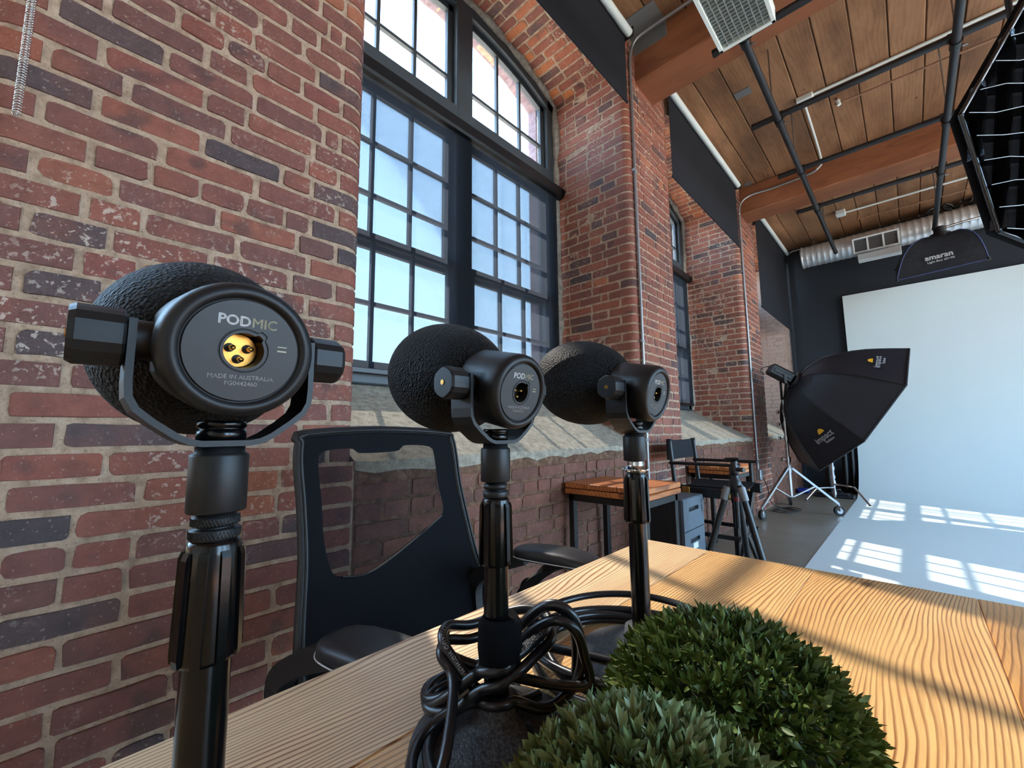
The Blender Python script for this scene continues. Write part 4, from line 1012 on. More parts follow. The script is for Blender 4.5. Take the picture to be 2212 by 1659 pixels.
for y in (y0, y1):
    mb = MB(); mb.cyl((x0-.009, y, .763), (x0-.009, y, .903), .018, n=12); obj('back_sleeve', mb, 'canvas_black', rt)
mb = MB(); vs = []
for q in range(N+1):
    t = q/N; y = y0+(y1-y0)*t
    for x in (x0+.01, x1-.01): vs += [(x, y, zs+.004-.03*math.sin(PI*t)), (x, y, zs-.002-.03*math.sin(PI*t))]
mb.add(vs, [f for q in range(N) for f in ((q*4, q*4+2, q*4+6, q*4+4), (q*4+1, q*4+5, q*4+7, q*4+3), (q*4+2, q*4+3, q*4+7, q*4+6), (q*4, q*4+4, q*4+5, q*4+1))]); obj('canvas_seat', mb, 'canvas_black', rt)
for x in (x0+.06, x1-.03):
    for s in (0, 1):
        p, q = ((x, y0, zs-.06), (x+.02, y1, .04)) if s == 0 else ((x, y1, zs-.06), (x-.004, y0, .04))
        mb = MB(); mb.strap([p, q], (1, 0, 0), .018, .034); obj('cross_leg', mb, 'black_metal', rt)
for z, y in ((.30, y0+.02), (.30, y1-.02)):
    mb = MB(); mb.box((x0+.05, y-.012, z-.012), (x1+.0, y+.012, z+.012), .004); obj('stretcher', mb, 'black_metal', rt)
mb = MB(); mb.box((x1-.035, y0, .285), (x1-.005, y1, .303), .005); obj('footrest', mb, 'black_metal', rt)
# photo tripod
tx, ty = -.715, 2.50
rt = root('camera_tripod', (tx, ty, 0), 'black camera tripod with ball head standing before the director chair', 'tripod')
mb = MB(); mb.lathe([(.001, .60), (.030, .60), (.034, .625), (.028, .66), (.018, .67), (.018, .69)], (tx, ty, 0), n=20); obj('apex', mb, 'black_metal', rt)
mb = MB(); mb.cyl((tx, ty, .42), (tx, ty, .62), .012, n=14); obj('center_column', mb, 'black_metal', rt)
mb = MB(); mb.lathe([(.001, .685), (.021, .685), (.024, .70), (.022, .725), (.016, .74), (.019, .75), (.012, .765), (.001, .768)], (tx, ty, 0), n=20); hd = obj('ball_head', mb, 'black_metal', rt)
mb = MB(); mb.box((tx-.032, ty-.03, .764), (tx+.034, ty+.03, .774), .004); mb.box((tx-.045, ty-.012, .766), (tx-.03, ty+.012, .772), .002); obj('quick_release_plate', mb, 'black_metal', hd)
mb = MB(); mb.cyl((tx+.02, ty-.01, .715), (tx+.055, ty-.03, .715), .011, n=12); obj('head_knob', mb, 'black_plastic', hd)
for k, an in enumerate((math.radians(-32), math.radians(93), math.radians(208))):
    d = Vector((math.cos(an), math.sin(an), 0)); A = Vector((tx, ty, .635))+d*.032; Fp = Vector((tx, ty, .0))+d*.25
    J1 = A.lerp(Fp, .72)
    mb = MB(); mb.cyl(A, J1, .0165, .0155, 14); lg = obj('leg', mb, 'black_metal', rt)
    mb = MB(); mb.cyl(J1-(Fp-A)*.035, J1+(Fp-A)*.045, .0205, n=14); obj('leg_lock', mb, 'black_plastic', lg)
    mb = MB(); t_ = d.cross(Vector((0, 0, 1))); q = J1+d*.022; mb.box((q.x-.014, q.y-.014, q.z-.02), (q.x+.014, q.y+.014, q.z+.02), .004); obj('lock_lever', mb, 'black_plastic', lg)
    mb = MB(); mb.cyl(J1, Fp+Vector((0, 0, .02)), .0125, .012, 12); obj('lower_leg', mb, 'black_metal', lg)
    mb = MB(); mb.cyl(Fp+Vector((0, 0, .03)), Fp, .013, .015, 12); obj('rubber_foot', mb, 'rubber', lg)
    mb = MB(); mb.cyl(A.lerp(J1, .02)+d*.004, A.lerp(J1, .16)+d*.004, .0195, n=12); obj('leg_grip', mb, 'patch_grey', lg)
mb = MB(); mb.cyl((tx, ty, .555), (tx, ty, .575), .0142, n=14); obj('red_ring', mb, 'print_red', rt)

rt.scale = (1, 1, 1.05)
# braided steel spring hanging at the pier edge
pts = []; n = 14*int((TOP-1.605)/.009)
rt = root('hanging_spring', (-1.25, -.12, 1.605), 'thin steel coil spring hanging straight down before the brick pier edge', 'spring')
for sft in (0, PI):
    pts = []; turns = (TOP-1.605)/.0115; N = int(turns*8)
    for i in range(N+1):
        t = i/N; an = 2*PI*turns*t+sft; pts.append((-1.25+.0062*math.cos(an), -.12+.0062*math.sin(an), 1.605+(TOP-1.605)*t))
    mb = MB(); mb.tube(pts, .00105, 4); obj('wire_coil', mb, 'chrome', rt)

# ================================================================== OFFICE CHAIR
CY = .57
rt = root('office_chair', (-.72, CY, 0), 'black mesh-back office chair with padded armrests pulled up to the table', 'chair')
# outline of the backrest in (y, z), top narrower edge rounded; x follows a gentle S curve
def bx(z): return -.965 + .115*max(0, (.97-z)/.47)**1.25
def bend(y): return -.035*(1-((y-CY)/.25)**2)
out = [(-.215, .962), (0, .972), (.225, .962), (.249, .945), (.254, .90), (.252, .82), (.256, .72), (.262, .62), (.274, .55), (.262, .48), (.22, .455), (0, .45), (-.22, .455), (-.262, .48), (-.274, .55), (-.262, .62), (-.240, .72), (-.232, .82), (-.232, .90), (-.226, .945)]
BY = CY+.035
def P3(y, z, dx=0): return (bx(z)+bend(CY+y)+dx, BY+y, z)
path = smooth_path([P3(y, z) for y, z in out], 4, closed=True)
mb = MB(); mb.tube(path, .0105, 8, closed=True); obj('back_frame', mb, 'chair_plastic', rt)
mb = MB(); mb.tube([(p.x+.012, p.y, p.z) for p in path], .0035, 6, closed=True); obj('piping', mb, 'chair_plastic', rt)
inn = [(-.165, .925), (-.085, .928), (-.06, .916), (.06, .916), (.085, .930), (.165, .925), (.182, .905), (.182, .82), (.186, .755), (.172, .735), (.09, .70), (-.02, .665), (-.09, .655), (-.155, .668), (-.178, .69), (-.186, .75), (-.182, .82), (-.182, .905)]
# membrane as a grid clipped to the outline: opaque fabric border and see-through window
def inside(y, z, poly):
    c = False; n = len(poly)
    for i in range(n):
        (a, b), (d, e_) = poly[i], poly[i-1]
        if (b > z) != (e_ > z) and y < (d-a)*(z-b)/(e_-b)+a: c = not c
    return c
inner = [(q.x, q.y) for q in smooth_path([(y, z, 0) for y, z in inn], 4, closed=True)]
outer = [(p.y-BY, p.z) for p in path]
def ring_panel(name, po, pi, mat):
    """fabric between two closed outlines matched by angle."""
    def polar(poly, c, n=120):
        res = []
        for k in range(n):
            t = 2*PI*k/n; d = (math.cos(t), math.sin(t)); best = 0
            for i in range(len(poly)):
                a, b = poly[i-1], poly[i]; ex, ey = b[0]-a[0], b[1]-a[1]; den = d[0]*ey-d[1]*ex
                if abs(den) < 1e-9: continue
                s = ((a[0]-c[0])*ey-(a[1]-c[1])*ex)/den; u = ((a[0]-c[0])*d[1]-(a[1]-c[1])*d[0])/den
                if s > 0 and -1e-6 <= u <= 1+1e-6: best = max(best, s)
            res.append((c[0]+d[0]*best, c[1]+d[1]*best))
        return res
    c = (0, .77); A = polar(po, c); B = polar(pi, c) if pi else None; mb = MB(); n = 120; K = 6; vs = []
    for j in range(K+1):
        for k in range(n):
            b = B[k] if B else c; t = j/K; y = A[k][0]+(b[0]-A[k][0])*t; z = A[k][1]+(b[1]-A[k][1])*t; vs.append(P3(y, z, .004))
    mb.add(vs, [(j*n+k, j*n+(k+1) % n, (j+1)*n+(k+1) % n, (j+1)*n+k) for j in range(K) for k in range(n)], True); return obj(name, mb, mat, rt)
ring_panel('fabric_border', outer, inner, 'chair_fabric')
ring_panel('mesh_window', inner, None, 'chair_mesh')
mb = MB()
for k in range(1): mb.tube(smooth_path([P3(y, z, .01) for y, z in inn[9:14]], 5), .0022, 5)
obj('seam_piping', mb, 'chair_plastic', rt)
mb = MB(); M = Matrix.Translation((bx(.56)-.05, CY, .535)); mb.box((-.02, -.16, -.06), (.012, .16, .06), .015, M); obj('lumbar_pad', mb, 'chair_plastic', rt)
mb = MB(); mb.strap([(bx(.47)-.05, CY, .40), (bx(.5)-.075, CY, .50), (bx(.56)-.08, CY, .56), (bx(.6)-.06, CY, .60)], (0, 1, 0), .07, .022); obj('back_spine', mb, 'chair_plastic', rt)
for s in (-1, 1):
    ya = CY+s*.275
    prof_ = []
    mb = MB(); L0, L1 = -.80, -.545; hw = .047; K = 14; ring = []
    n = 20; vs = []
    secs = [(-.726, .2), (-.720, .62), (-.705, .86), (-.68, .97), (-.63, 1.0), (-.58, 1.0), (-.54, .97), (-.515, .88), (-.50, .66), (-.493, .2)]
    for x, w_ in secs:
        zt = .668 + .006*math.sin((x+.726)/.24*PI) - .012*max(0, (x+.56)/.08)
        for k in range(n):
            t = 2*PI*k/n; cy3 = math.copysign(abs(math.cos(t))**.5, math.cos(t)); sz3 = math.copysign(abs(math.sin(t))**.6, math.sin(t))
            vs.append((x, ya+hw*w_*cy3, zt-.017+.017*sz3*(0.5+.5*w_)))
    m = len(secs); mb.add(vs, [(i*n+k, i*n+(k+1) % n, (i+1)*n+(k+1) % n, (i+1)*n+k) for i in range(m-1) for k in range(n)] + [tuple(range(n))[::-1], tuple(range((m-1)*n, m*n))], True)
    pad = obj('armrest', mb, 'leather_black', rt)
    st = []
    for x, w_ in secs[1:-1]: st.append((x, ya-hw*w_-.0006, .648))
    mb = MB(); mb.tube(smooth_path(st, 3), .0012, 5); obj('stitching', mb, 'stitch', pad)
    mb = MB(); mb.strap(smooth_path([(-.585, ya, .642), (-.64, ya+s*.012, .615), (-.70, ya+s*.018, .56), (-.72, ya+s*.012, .49), (-.70, ya-s*.03, .43), (-.66, ya-s*.10, .405)], 5), (1, 0, .3), .055, .024); obj('arm_bracket', mb, 'chair_plastic', rt)
    mb = MB(); mb.strap(smooth_path([(-.70, ya, .64), (-.80, ya, .60), (-.86, ya-s*.002, .55), (-.85, ya-s*.012, .47), (-.80, ya-s*.05, .42)], 5), (0, 1, 0), .03, .035); obj('arm_support', mb, 'chair_plastic', rt)
    hub = Vector((-.700, ya-.03 if s < 0 else ya+.03, .545))
    mb = MB(); mb.cyl(hub, hub+Vector((0, s*.012, 0)), .035, .03, 24); hb = obj('arm_hub', mb, 'chair_plastic', rt)
    mb = MB(); mb.cyl(hub+Vector((0, s*.010, 0)), hub+Vector((0, s*.0145, 0)), .021, .017, 24); obj('hub_cap', mb, 'steel', hb)
mb = MB(); mb.box((-.86, CY-.245, .40), (-.42, CY+.245, .475), .03); obj('seat', mb, 'chair_fabric', rt)
mb = MB(); mb.box((-.76, CY-.12, .34), (-.52, CY+.12, .40), .02); obj('tilt_mechanism', mb, 'chair_plastic', rt)
mb = MB(); mb.cyl((-.64, CY, .10), (-.64, CY, .35), .028, n=18); obj('gas_cylinder', mb, 'chrome', rt)
for k in range(5):
    an = 2*PI*k/5+.3; d = Vector((math.cos(an), math.sin(an), 0)); e_ = Vector((-.64, CY, .075))+d*.30
    mb = MB(); mb.strap([Vector((-.64, CY, .105))+d*.02, e_+Vector((0, 0, .012))], tuple(d.cross(Vector((0, 0, 1)))), .045, .03); lg = obj('base_leg', mb, 'chair_plastic', rt)
    mb = MB(); sd = d.cross(Vector((0, 0, 1))); mb.cyl(Vector((e_.x, e_.y, .03))-sd*.022, Vector((e_.x, e_.y, .03))+sd*.022, .03, n=18); mb.cyl((e_.x, e_.y, .04), (e_.x, e_.y, .085), .008, n=8); obj('caster', mb, 'chair_plastic', lg)

rt.rotation_euler = (0, 0, math.radians(12))
# ================================================================== PODCAST TABLE
TZ = .735; TX0, TX1, TY0, TY1 = -.431, .56, -1.15, .862
rt = root('podcast_table', ((TX0+TX1)/2, -.15, 0), 'large honey-coloured pine table carrying the three microphones', 'table')
edges = [TX0, -.30, -.135, .045, .20, .385, TX1]
for k in range(len(edges)-1):
    mb = MB(); mb.box((edges[k]+.0002, TY0, TZ-.042), (edges[k+1]-.0002, TY1, TZ), .0008 if 0 < k < len(edges)-2 else .0015); obj('plank', mb, 'pine_lit' if k < 1 else ('pine_half_lit' if k < 3 else 'pine_top'), rt)
mb = MB(); mb.box((TX0+.06, TY0+.06, TZ-.10), (TX1-.06, TY1-.06, TZ-.043)); obj('apron', mb, 'black_metal', rt)
for x in (TX0+.06, TX1-.12):
    for y in (TY0+.06, TY1-.12):
        mb = MB(); mb.box((x, y, 0), (x+.06, y+.06, TZ-.043), .004); obj('leg', mb, 'black_metal', rt)
# ================================================================== MICROPHONES
def mic(loc, label, tilt, serial, gold):
    px, py, pz = loc
    rt = root('microphone', loc, label, 'microphone', 'broadcast microphones on desk stands')
    T = Matrix.Translation(loc) @ Matrix.Rotation(tilt, 4, 'Y')
    def put(mb): mb.v = [tuple(T @ Vector(q)) for q in mb.v]; return mb
    RB = .0292
    def flat(q):
        x, y, z = q
        if x < .013: y = max(-.0262, min(.0262, y))
        return (x, y, z)
    prof = [(.0224, .0288), (.0234, .0303), (.0250, .0306), (.0270, .0296), (.0284, .0276), (.0291, .0248), (RB, .021), (RB, .014), (RB, .0128), (RB, -.012), (.0285, -.014), (.0285, -.030), (.026, -.034), (.024, -.060), (.001, -.062)]
    mb = MB(); mb.lathe(prof, (0, 0, 0), 'x', 56, flat); mb.f.pop(-2); mb.sm.pop(-2); body = obj('body', put(mb), 'mic_black', rt)
    mb = MB(); mb.lathe([(.0229, .0283), (.0229, .0278), (.0213, .0278), (.0213, .0283)], (0, 0, 0), 'x', 56, cap=False); obj('groove', put(mb), 'mic_groove', rt)
    # connector plate with keyed hole
    N = 64; ro, ri = .0214, .0076; vs = []; nt_ = []
    for k in range(N):
        t = 2*PI*k/N; rk = ri
        da = (t-math.radians(48)+PI) % (2*PI)-PI
        if abs(da) < .17: rk = ri+.0013
        nt_.append(rk); vs += [(.0288, ro*math.cos(t), ro*math.sin(t)), (.0288, rk*1.24*math.cos(t), rk*1.24*math.sin(t)), (.0283, rk*1.20*math.cos(t), rk*1.20*math.sin(t)), (.0283, rk*1.17*math.cos(t), rk*1.17*math.sin(t)), (.0289, rk*1.14*math.cos(t), rk*1.14*math.sin(t)), (.0289, rk*math.cos(t), rk*math.sin(t))]
    mb = MB(); mb.add(vs, [(k*6+j, ((k+1) % N)*6+j, ((k+1) % N)*6+j+1, k*6+j+1) for k in range(N) for j in range(5)]); pl = obj('connector_plate', put(mb), 'mic_plate', rt)
    vs = []
    for k in range(N):
        t = 2*PI*k/N
        for x in (.0289, .0150): vs.append((x, nt_[k]*math.cos(t), nt_[k]*math.sin(t)))
    mb = MB(); mb.add(vs, [(2*k, 2*((k+1) % N), 2*((k+1) % N)+1, 2*k+1) for k in range(N)]); obj('socket_wall', put(mb), 'mic_groove', pl)
    mb = MB(); mb.cyl((.0152, 0, 0), (.0185, 0, 0), .0072, n=28); obj('socket_insert', put(mb), 'brass' if gold else 'mic_groove', pl)
    for k, (y, z) in enumerate(((-.0034, .0010), (.0034, .0010), (0, -.0038))):
        if gold:
            mb = MB(); mb.cyl((.0185, y, z), (.0190, y, z), .0020, n=16); obj('pin_recess', put(mb), 'mic_groove', pl)
        mb = MB(); mb.cyl((.0185, y, z), (.0255, y, z), .00112, n=12); mb.lathe([(.00112, 0), (.0008, .0006), (.0001, .0009)], (.0255, y, z), 'x', 12); obj('pin', put(mb), 'gold_pin', pl)
    F_ = lambda y, z: T @ frame((.0289, y, z), (0, 1, 0), (0, 0, 1))
    obj('lettering', text_mb('POD', .0058, F_(-.0045, .0122), bold=.00014, extrude=.00005), 'print_white', pl)
    obj('lettering', text_mb('MIC', .0058, F_(.0068, .0122), bold=.00006, extrude=.00005), 'print_grey', pl)
    obj('lettering', text_mb('MADE IN AUSTRALIA', .0026, F_(0, -.0115), bold=.00002, extrude=.00005), 'print_dim', pl)
    obj('lettering', text_mb(serial, .0026, F_(0, -.0142), bold=.00002, extrude=.00005), 'print_dim', pl)
    mb = MB(); mb.box((.0288, .0128, .0012), (.02893, .0165, .0018)); mb.box((.0288, .0128, .0032), (.02893, .0165, .0036)); obj('compliance_mark', put(mb), 'print_grey', pl)
    # foam windscreen
    n, m = 56, 30; vs = []
    for i in range(m+1):
        t = PI*i/m; x = -.064+.060*math.cos(t)*(1.0 if t < PI/2 else .98); r = .0487*math.sin(t)**.86 if 0 < i < m else .0005
        for k in range(n): vs.append((x, r*math.cos(2*PI*k/n), r*math.sin(2*PI*k/n)))
    mb = MB(); mb.add(vs, [(i*n+k, i*n+(k+1) % n, (i+1)*n+(k+1) % n, (i+1)*n+k) for i in range(m) for k in range(n)], True); obj('foam_windscreen', put(mb), 'foam_black', rt)
    # yoke (does not tilt)
    Q = lambda pts: [Vector(loc)+Vector(q) for q in pts]
    yk = [(0, -.0345, .007), (0, -.0345, .0), (0, -.0345, -.018), (0, -.0340, -.0245), (0, -.0315, -.0295), (0, -.026, -.0345), (0, -.018, -.0405), (0, -.0135, -.0428), (0, -.009, -.0437)]
    yk = yk + [(x, -y, z) for x, y, z in yk[::-1]]
    mb = MB(); mb.strap(Q(yk), (1, 0, 0), .0225, .0026); yo = obj('yoke', mb, 'mic_black', rt)
    for s in (-1, 1):
        def kn(t): return 1.0 if int(round(t/(PI/9))) % 3 else .93
        n = 18; vs = []
        for (y, f) in ((.0362, .96), (.0372, 1), (.0505, 1), (.0525, .9)):
            for k in range(n):
                t = 2*PI*k/n; r = .0120*f*(.955 if k % 3 == 0 else 1.0); vs.append((px+r*math.cos(t), py+s*y, pz+r*math.sin(t)))
        mb = MB(); mb.add(vs, [(i*n+k, i*n+(k+1) % n, (i+1)*n+(k+1) % n, (i+1)*n+k) for i in range(3) for k in range(n)] + [tuple(range(n))[::-1], tuple(range(3*n, 4*n))]); kb = obj('tension_knob', mb, 'mic_black', rt)
        mb = MB(); mb.cyl((px, py+s*.0524, pz), (px, py+s*.0530, pz), .0019, n=16); obj('screw_head', mb, 'brass', kb)
        mb = MB(); mb.cyl((px, py+s*.0255, pz), (px, py+s*.0335, pz), .0085, n=20); obj('pivot_boss', mb, 'mic_black', rt)
    mb = MB(); mb.lathe([(.001, -.0335), (.0092, -.0335), (.0098, -.0345), (.0098, -.0362), (.0090, -.0366), (.0090, -.0374), (.0098, -.0378), (.0098, -.0425), (.001, -.0425)], (px, py, pz), n=32); obj('mount_nut', mb, 'gloss_black', rt)
    mb = MB(); mb.lathe([(.001, -.0452), (.0098, -.0452), (.0098, -.0478), (.0112, -.0485), (.0116, -.0495), (.0116, -.0735), (.0112, -.0742), (.001, -.0742)], (px, py, pz), n=32); obj('mount_adapter', mb, 'mic_black', rt)
    return rt
def stand(x, y, ztop, label, thread, knurl, rotation=0., print_=False, base_r=.063):
    """round-base desk stand; ztop is where the thread meets the microphone."""
    rt = root('microphone_stand', (x, y, TZ), label, 'microphone stand', 'round-base desk microphone stands')
    b0 = TZ
    mb = MB(); mb.lathe([(.001, b0), (base_r, b0), (base_r+.001, b0+.004), (base_r-.001, b0+.009), (base_r-.010, b0+.013), (.034, b0+.018), (.026, b0+.022), (.018, b0+.024), (.0165, b0+.034), (.001, b0+.034)], (x, y, 0), n=56); obj('base', mb, 'cast_base', rt)
    zc1 = ztop-.0115; zc0 = zc1-.0505
    mb = MB(); mb.cyl((x, y, b0+.028), (x, y, zc0+.004), .0094, n=28); po = obj('pole', mb, 'gloss_black', rt)
    # clutch with raised ribs
    mb = MB(); mb.lathe([(.0094, zc0), (.0112, zc0), (.0118, zc0+.002), (.0108, zc1-.006), (.0104, zc1-.002), (.0092, zc1), (.006, zc1), (.006, zc1+.001)], (x, y, 0), n=36); cl = obj('clutch_grip', mb, 'gloss_black', rt)
    for k in range(9):
        an = 2*PI*k/9+rotation; d = Vector((math.cos(an), math.sin(an), 0)); t_ = Vector((-math.sin(an), math.cos(an), 0)); mb = MB()
        pts = [Vector((x, y, zc0+.001))+d*.0118, Vector((x, y, zc0+.004))+d*.0122, Vector((x, y, zc1-.007))+d*.0114, Vector((x, y, zc1-.0045))+d*.0104]
        mb.strap(pts, tuple(t_), .0036, .0022); obj('grip_rib', mb, 'gloss_black', cl)
    if thread == 'chrome':
        mb = MB(); mb.lathe([(.0082, zc1-.001), (.0096, zc1), (.0122, zc1+.0022), (.0118, zc1+.0034), (.0095, zc1+.0040), (.0095, zc1+.0062), (.0078, zc1+.0066), (.0084, zc1+.0076), (.0078, zc1+.0086), (.0084, zc1+.0096), (.0078, zc1+.0106), (.0084, ztop+.0), (.001, ztop+.0008)], (x, y, 0), n=30); obj('thread_nut', mb, 'chrome', rt)
        for k in range(10):
            an = 2*PI*k/10; mb = MB(); p = Vector((x+.0118*math.cos(an), y+.0118*math.sin(an), zc1+.003)); mb.lathe([(.0001, -.001), (.0022, -.0008), (.0022, .0008), (.0001, .001)], tuple(p), n=8); obj('nut_tooth', mb, 'chrome', rt)
    else:
        mb = MB(); mb.lathe([(.0082, zc1-.001), (.0096, zc1+.0003), (.0098, zc1+.0008), (.0098, zc1+.0042), (.0094, zc1+.0047), (.0072, zc1+.0047), (.0072, zc1+.0058), (.0092, zc1+.0062), (.0092, zc1+.0098), (.0078, zc1+.0102), (.0078, ztop+.0006), (.001, ztop+.0006)], (x, y, 0), n=30); nu = obj('thread_nut', mb, 'mic_black', rt)
        if knurl:
            for z0_, z1_, r in ((zc1+.001, zc1+.0040, .0099), (zc1+.0064, zc1+.0096, .0093)):
                mb = MB(); K = 44
                for k in range(K):
                    for s in (-1, 1):
                        a0 = 2*PI*k/K; a1 = a0+s*2*PI/K*1.2
                        mb.tube([(x+r*math.cos(a0), y+r*math.sin(a0), z0_), (x+r*math.cos(a1), y+r*math.sin(a1), z1_)], .00022, 3, cap=False)
                obj('knurling', mb, 'black_metal', nu)
    if print_:
        an0 = math.radians(-14)
        tm = text_mb('GATOR', .0105, None, bold=.0003, extrude=0.0); mb = MB(); vs = []
        for (tx_, ty_, tz_) in tm.v:
            an = an0 - ty_/.0095; vs.append((x+.0096*math.cos(an), y+.0096*math.sin(an), .805 + tx_*-1.0))
        mb.add(vs, tm.f); obj('lettering', mb, 'print_red', rt)
    return rt
MICS = [((-.2325, .049, 1.0045), math.radians(8.5)), ((-.2405, .234, 1.0005), math.radians(12.5)), ((-.2135, .412, 1.0075), math.radians(12.5))]
mic(MICS[0][0], 'black microphone with round foam windscreen and gold socket, nearest the camera', MICS[0][1], 'FG0442460', True)
mic(MICS[1][0], 'middle of the three black foam-covered microphones, tilted toward the window', MICS[1][1], 'FG0442421', False)
mic(MICS[2][0], 'black foam-covered microphone on the silver-threaded stand, farthest along the table', MICS[2][1], 'FG0442437', False)
stand(MICS[0][0][0], MICS[0][0][1], MICS[0][0][2]-.0745, 'glossy black desk stand with faded red print on its pole', 'black', True, .2, True)
stand(MICS[1][0][0], MICS[1][0][1], MICS[1][0][2]-.0745, 'black desk stand wrapped in coiled microphone cable', 'black', False, .05)
stand(MICS[2][0][0], MICS[2][0][1], MICS[2][0][2]-.0745, 'black desk stand with silver thread nut behind the greenery', 'chrome', False, .1)

# ------------------------------------------------------------------ microphone cables
CRD = .0039
def on_cable(path, s0, body, size, phi, mat, parent, flip=1):
    """print along a cable: glyph vertices wrapped onto the tube surface."""
    L = [0.]
    for i in range(1, len(path)): L.append(L[-1]+(path[i]-path[i-1]).length)
    tm = text_mb(body, size, None, bold=.00003, extrude=0, align='LEFT', spacing=1.25); mb = MB(); vs = []
    for (x, y, z) in tm.v:
        s = min(max(s0+x, 0), L[-1]-1e-4); i = max(j for j in range(len(L)) if L[j] <= s); i = min(i, len(path)-2); t = (s-L[i])/max(L[i+1]-L[i], 1e-9)
        p = path[i].lerp(path[i+1], t); tg = (path[min(i+2, len(path)-1)]-path[max(i-1, 0)]).normalized()
        view = (Vector((0, 0, CZ))-p).normalized(); b = (view - tg*view.dot(tg)).normalized(); c = tg.cross(b)*flip
        an = phi + y/CRD; vs.append(tuple(p + (b*math.cos(an)+c*math.sin(an))*(CRD+.00012)))
    mb.add(vs, tm.f); return obj('lettering', mb, mat, parent)
sx0, sy0 = MICS[1][0][0], MICS[1][0][1]
rt = root('microphone_cable', (sx0, sy0, TZ), 'printed black cable looped in a loose knot around the middle stand', 'cable')
CPTS = [(-0.2314, 0.2723, 0.7579), (-0.2367, 0.249, 0.7594), (-0.2521, 0.2237, 0.7737), (-0.266, 0.216, 0.7912), (-0.2809, 0.214, 0.8021), (-0.2916, 0.2267, 0.8069), (-0.2913, 0.249, 0.7991), (-0.284, 0.2695, 0.8012), (-0.2625, 0.2886, 0.8095), (-0.2419, 0.2943, 0.8088), (-0.2304, 0.2849, 0.8054), (-0.2276, 0.2605, 0.8019), (-0.2261, 0.2397, 0.7993), (-0.2493, 0.2212, 0.7869), (-0.2638, 0.21, 0.7718), (-0.2842, 0.204, 0.7571), (-0.2992, 0.2133, 0.7582), (-0.3022, 0.2306, 0.7615), (-0.2983, 0.2552, 0.7614), (-0.2869, 0.2721, 0.7666), (-0.2695, 0.275, 0.7827), (-0.2457, 0.27, 0.8082), (-0.2225, 0.275, 0.8281), (-0.2066, 0.2841, 0.822), (-0.2028, 0.2914, 0.7983), (-0.2061, 0.292, 0.7747), (-0.2114, 0.2821, 0.7616), (-0.2165, 0.2598, 0.7579), (-0.2255, 0.2378, 0.7705), (-0.2515, 0.2152, 0.7687), (-0.2659, 0.1971, 0.7579), (-0.2604, 0.1761, 0.7529), (-0.2361, 0.1584, 0.7529), (-0.201, 0.1622, 0.7529), (-0.1811, 0.1839, 0.7579), (-0.1881, 0.2226, 0.7579), (-0.2248, 0.2458, 0.7529), (-0.2614, 0.2331, 0.7529), (-0.2686, 0.2053, 0.7529), (-0.2547, 0.1814, 0.7529), (-0.2186, 0.1658, 0.7579), (-0.1966, 0.1862, 0.7579)]
CPTS = CPTS[:-1]
for off in ((.005, -.004, -.009), (-.006, .005, -.004)):
    CPTS += [(a_+off[0]+random.uniform(-.002, .002), b_+off[1]+random.uniform(-.002, .002), max(c_+off[2], TZ+.0225)) for a_, b_, c_ in CPTS[3:26] if True]
path = smooth_path([Vector(q) for q in CPTS], 8)
for _ in range(10):
    path = [path[0]] + [(path[i-1]+path[i]*2+path[i+1])/4 for i in range(1, len(path)-1)] + [path[-1]]
for p in path:   # keep clear of the pole
    d = Vector((p.x-sx0, p.y-sy0))
    if d.length < .0140: d = d.normalized()*.0140; p.x, p.y = sx0+d.x, sy0+d.y
mb = MB(); mb.tube(path, CRD, 12); cb = obj('cable_jacket', mb, 'cable_black', rt)
def arc_at(k): return sum((path[i+1]-path[i]).length for i in range(min(k*8, len(path)-1)))
on_cable(path, arc_at(1)-.004, 'WWW.CABLEMATTERS.COM)HIGH QUALITY', .0040, .15, 'print_dim', rt, 1)
on_cable(path, arc_at(9)+.004, 'QUALITY MICROPHONE CABLE', .0040, .15, 'print_dim', rt, 1)
on_cable(path, arc_at(22), 'HIGH QUALITY MICROPHONE CABLE', .0040, 2.2, 'print_dim', rt, 1)
on_cable(path, arc_at(28), 'WWW.CABLEMATTERS.COM', .0040, 2.0, 'print_dim', rt, 1)
mb = MB(); mb.lathe([(.0098, TZ+.052), (.0150, TZ+.056), (.0165, TZ+.070), (.0160, TZ+.086), (.0125, TZ+.092), (.0098, TZ+.090)], (sx0, sy0, 0), n=28, fn=lambda q: (q[0]*1.0+.002, q[1]*1.05+.002, q[2])); obj('cable_strap', mb, 'velcro', rt)
s3x, s3y = MICS[2][0][0], MICS[2][0][1]
rt = root('microphone_cable', (s3x, s3y, TZ), 'black cable coiled flat on the table around the farthest stand base', 'cable')
pts = []; turns = 4.6; N = 62
for k in range(N):
    t = 2*PI*turns*k/(N-1)+2.0; lay_ = k/(N-1); r = .088+.010*math.sin(lay_*9)+.006*(lay_)
    pts.append(Vector((s3x-.008+r*math.cos(t), s3y-.012+r*math.sin(t), TZ+CRD+.0006+.026*lay_*abs(math.sin(lay_*PI*.5))+.003*math.sin(t*1.7))))
pts += [Vector((s3x-.07, s3y-.10, TZ+.03)), Vector((s3x-.06, s3y-.125, TZ+.012)), Vector((s3x-.035, s3y-.13, TZ+.006))]
for p in pts: p.z = max(p.z, TZ+CRD+.0004)
path = smooth_path(pts, 5); mb = MB(); mb.tube(path, CRD, 12); obj('cable_jacket', mb, 'cable_black', rt)

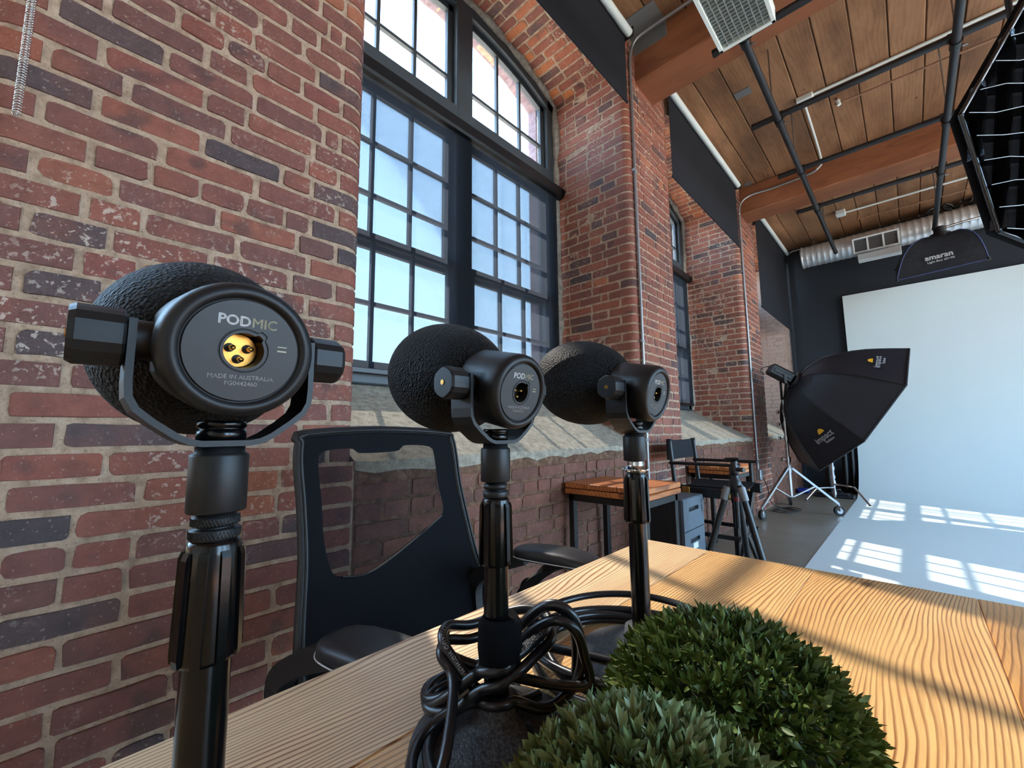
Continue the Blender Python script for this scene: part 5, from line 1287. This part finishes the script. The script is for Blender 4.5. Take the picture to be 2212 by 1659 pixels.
# ------------------------------------------------------------------ boxwood balls
def sprig_meshes(mat):
    lst = []
    for q in range(7):
        mb = MB(); nl = random.randint(7, 9)
        mb.tube([(0, 0, -.010), (0, 0, .004), (random.uniform(-.001, .001), random.uniform(-.001, .001), .009)], .0006, 3, cap=False)
        for k in range(nl):
            an = 2*PI*k/nl*1.62+random.uniform(-.3, .3); h = -.001+.009*k/nl; tl = random.uniform(.55, 1.05)*(1-.5*k/nl); L = random.uniform(.0062, .0094); wd = random.uniform(.00105, .0015)
            d = Vector((math.cos(an)*math.sin(tl), math.sin(an)*math.sin(tl), math.cos(tl))); sd = Vector((-math.sin(an), math.cos(an), 0)); up = d.cross(sd)
            b = Vector((0, 0, h)); cup = .0006
            vs = [b, b+d*L*.35-sd*wd*.75+up*cup, b+d*L*.35+sd*wd*.75+up*cup, b+d*L*.40-up*.0002, b+d*L*.68-sd*wd+up*cup, b+d*L*.68+sd*wd+up*cup, b+d*L*.72, b+d*L+up*.0004]
            mb.add([tuple(v) for v in vs], [(0, 3, 1), (0, 2, 3), (1, 3, 6, 4), (3, 2, 5, 6), (4, 6, 7), (6, 5, 7)], True)
        me = mb.mesh('leaf_sprig'); me.materials.append(MAT[mat]); lst.append(me)
    return lst
def boxwood(c, r, rz, n, label, mat):
    SPR = sprig_meshes(mat)
    rt = root('boxwood_ball', (c[0], c[1], TZ), label, 'artificial plant', 'artificial boxwood balls on the table')
    mb = MB(); cz = c[2]; prof = []
    for i in range(14):
        t = -PI/2+PI*i/13; prof.append((max(.9*r*math.cos(t)*.86, .0005), max(cz+.90*rz*math.sin(t)*.86, TZ+.0005)))
    mb.lathe(prof, (c[0], c[1], 0), n=24); obj('core', mb, 'stem_green', rt)
    pts = []; ga = PI*(3-math.sqrt(5))
    for k in range(n):
        z = 1-2*(k+.5)/n; t = ga*k; s = math.sqrt(1-z*z); d = Vector((s*math.cos(t), s*math.sin(t), z)); d = (d+Vector((random.gauss(0, .05), random.gauss(0, .05), random.gauss(0, .05)))).normalized()
        p = Vector((c[0]+d.x*r*.90, c[1]+d.y*r*.90, cz+d.z*rz*.90)); 
        if p.z < TZ+.013: continue
        pts.append((p, (d+Vector((random.gauss(0, .22), random.gauss(0, .22), random.gauss(0, .22)))).normalized(), random.uniform(.85, 1.25)))
    camp = Vector((0, 0, CZ)); pts.sort(key=lambda q: -(q[1].dot((camp-q[0]).normalized()) > -.35)*10/(camp-q[0]).length)
    rest = MB()
    for i, (p, d, sc_) in enumerate(pts):
        me = random.choice(SPR); R = d.to_track_quat('Z', 'Y') @ Euler((0, 0, random.uniform(0, 6.28))).to_quaternion()
        if i < 298: inst('leaf_sprig', me, rt, p, R.to_euler(), (sc_,)*3)
        else: rest.add([tuple(p + R @ (q.co*sc_)) for q in me.vertices], [tuple(f.vertices) for f in me.polygons], True)
    if rest.v: obj('leaf_sprays', rest, mat, rt, kind='stuff')
boxwood((-.082, .160, .788), .061, .061, 1500, 'pale green artificial boxwood ball at the front edge of frame', 'leaf_green')
boxwood((-.100, .305, .778), .074, .058, 1700, 'dark green artificial boxwood ball behind the paler one', 'leaf_dark')
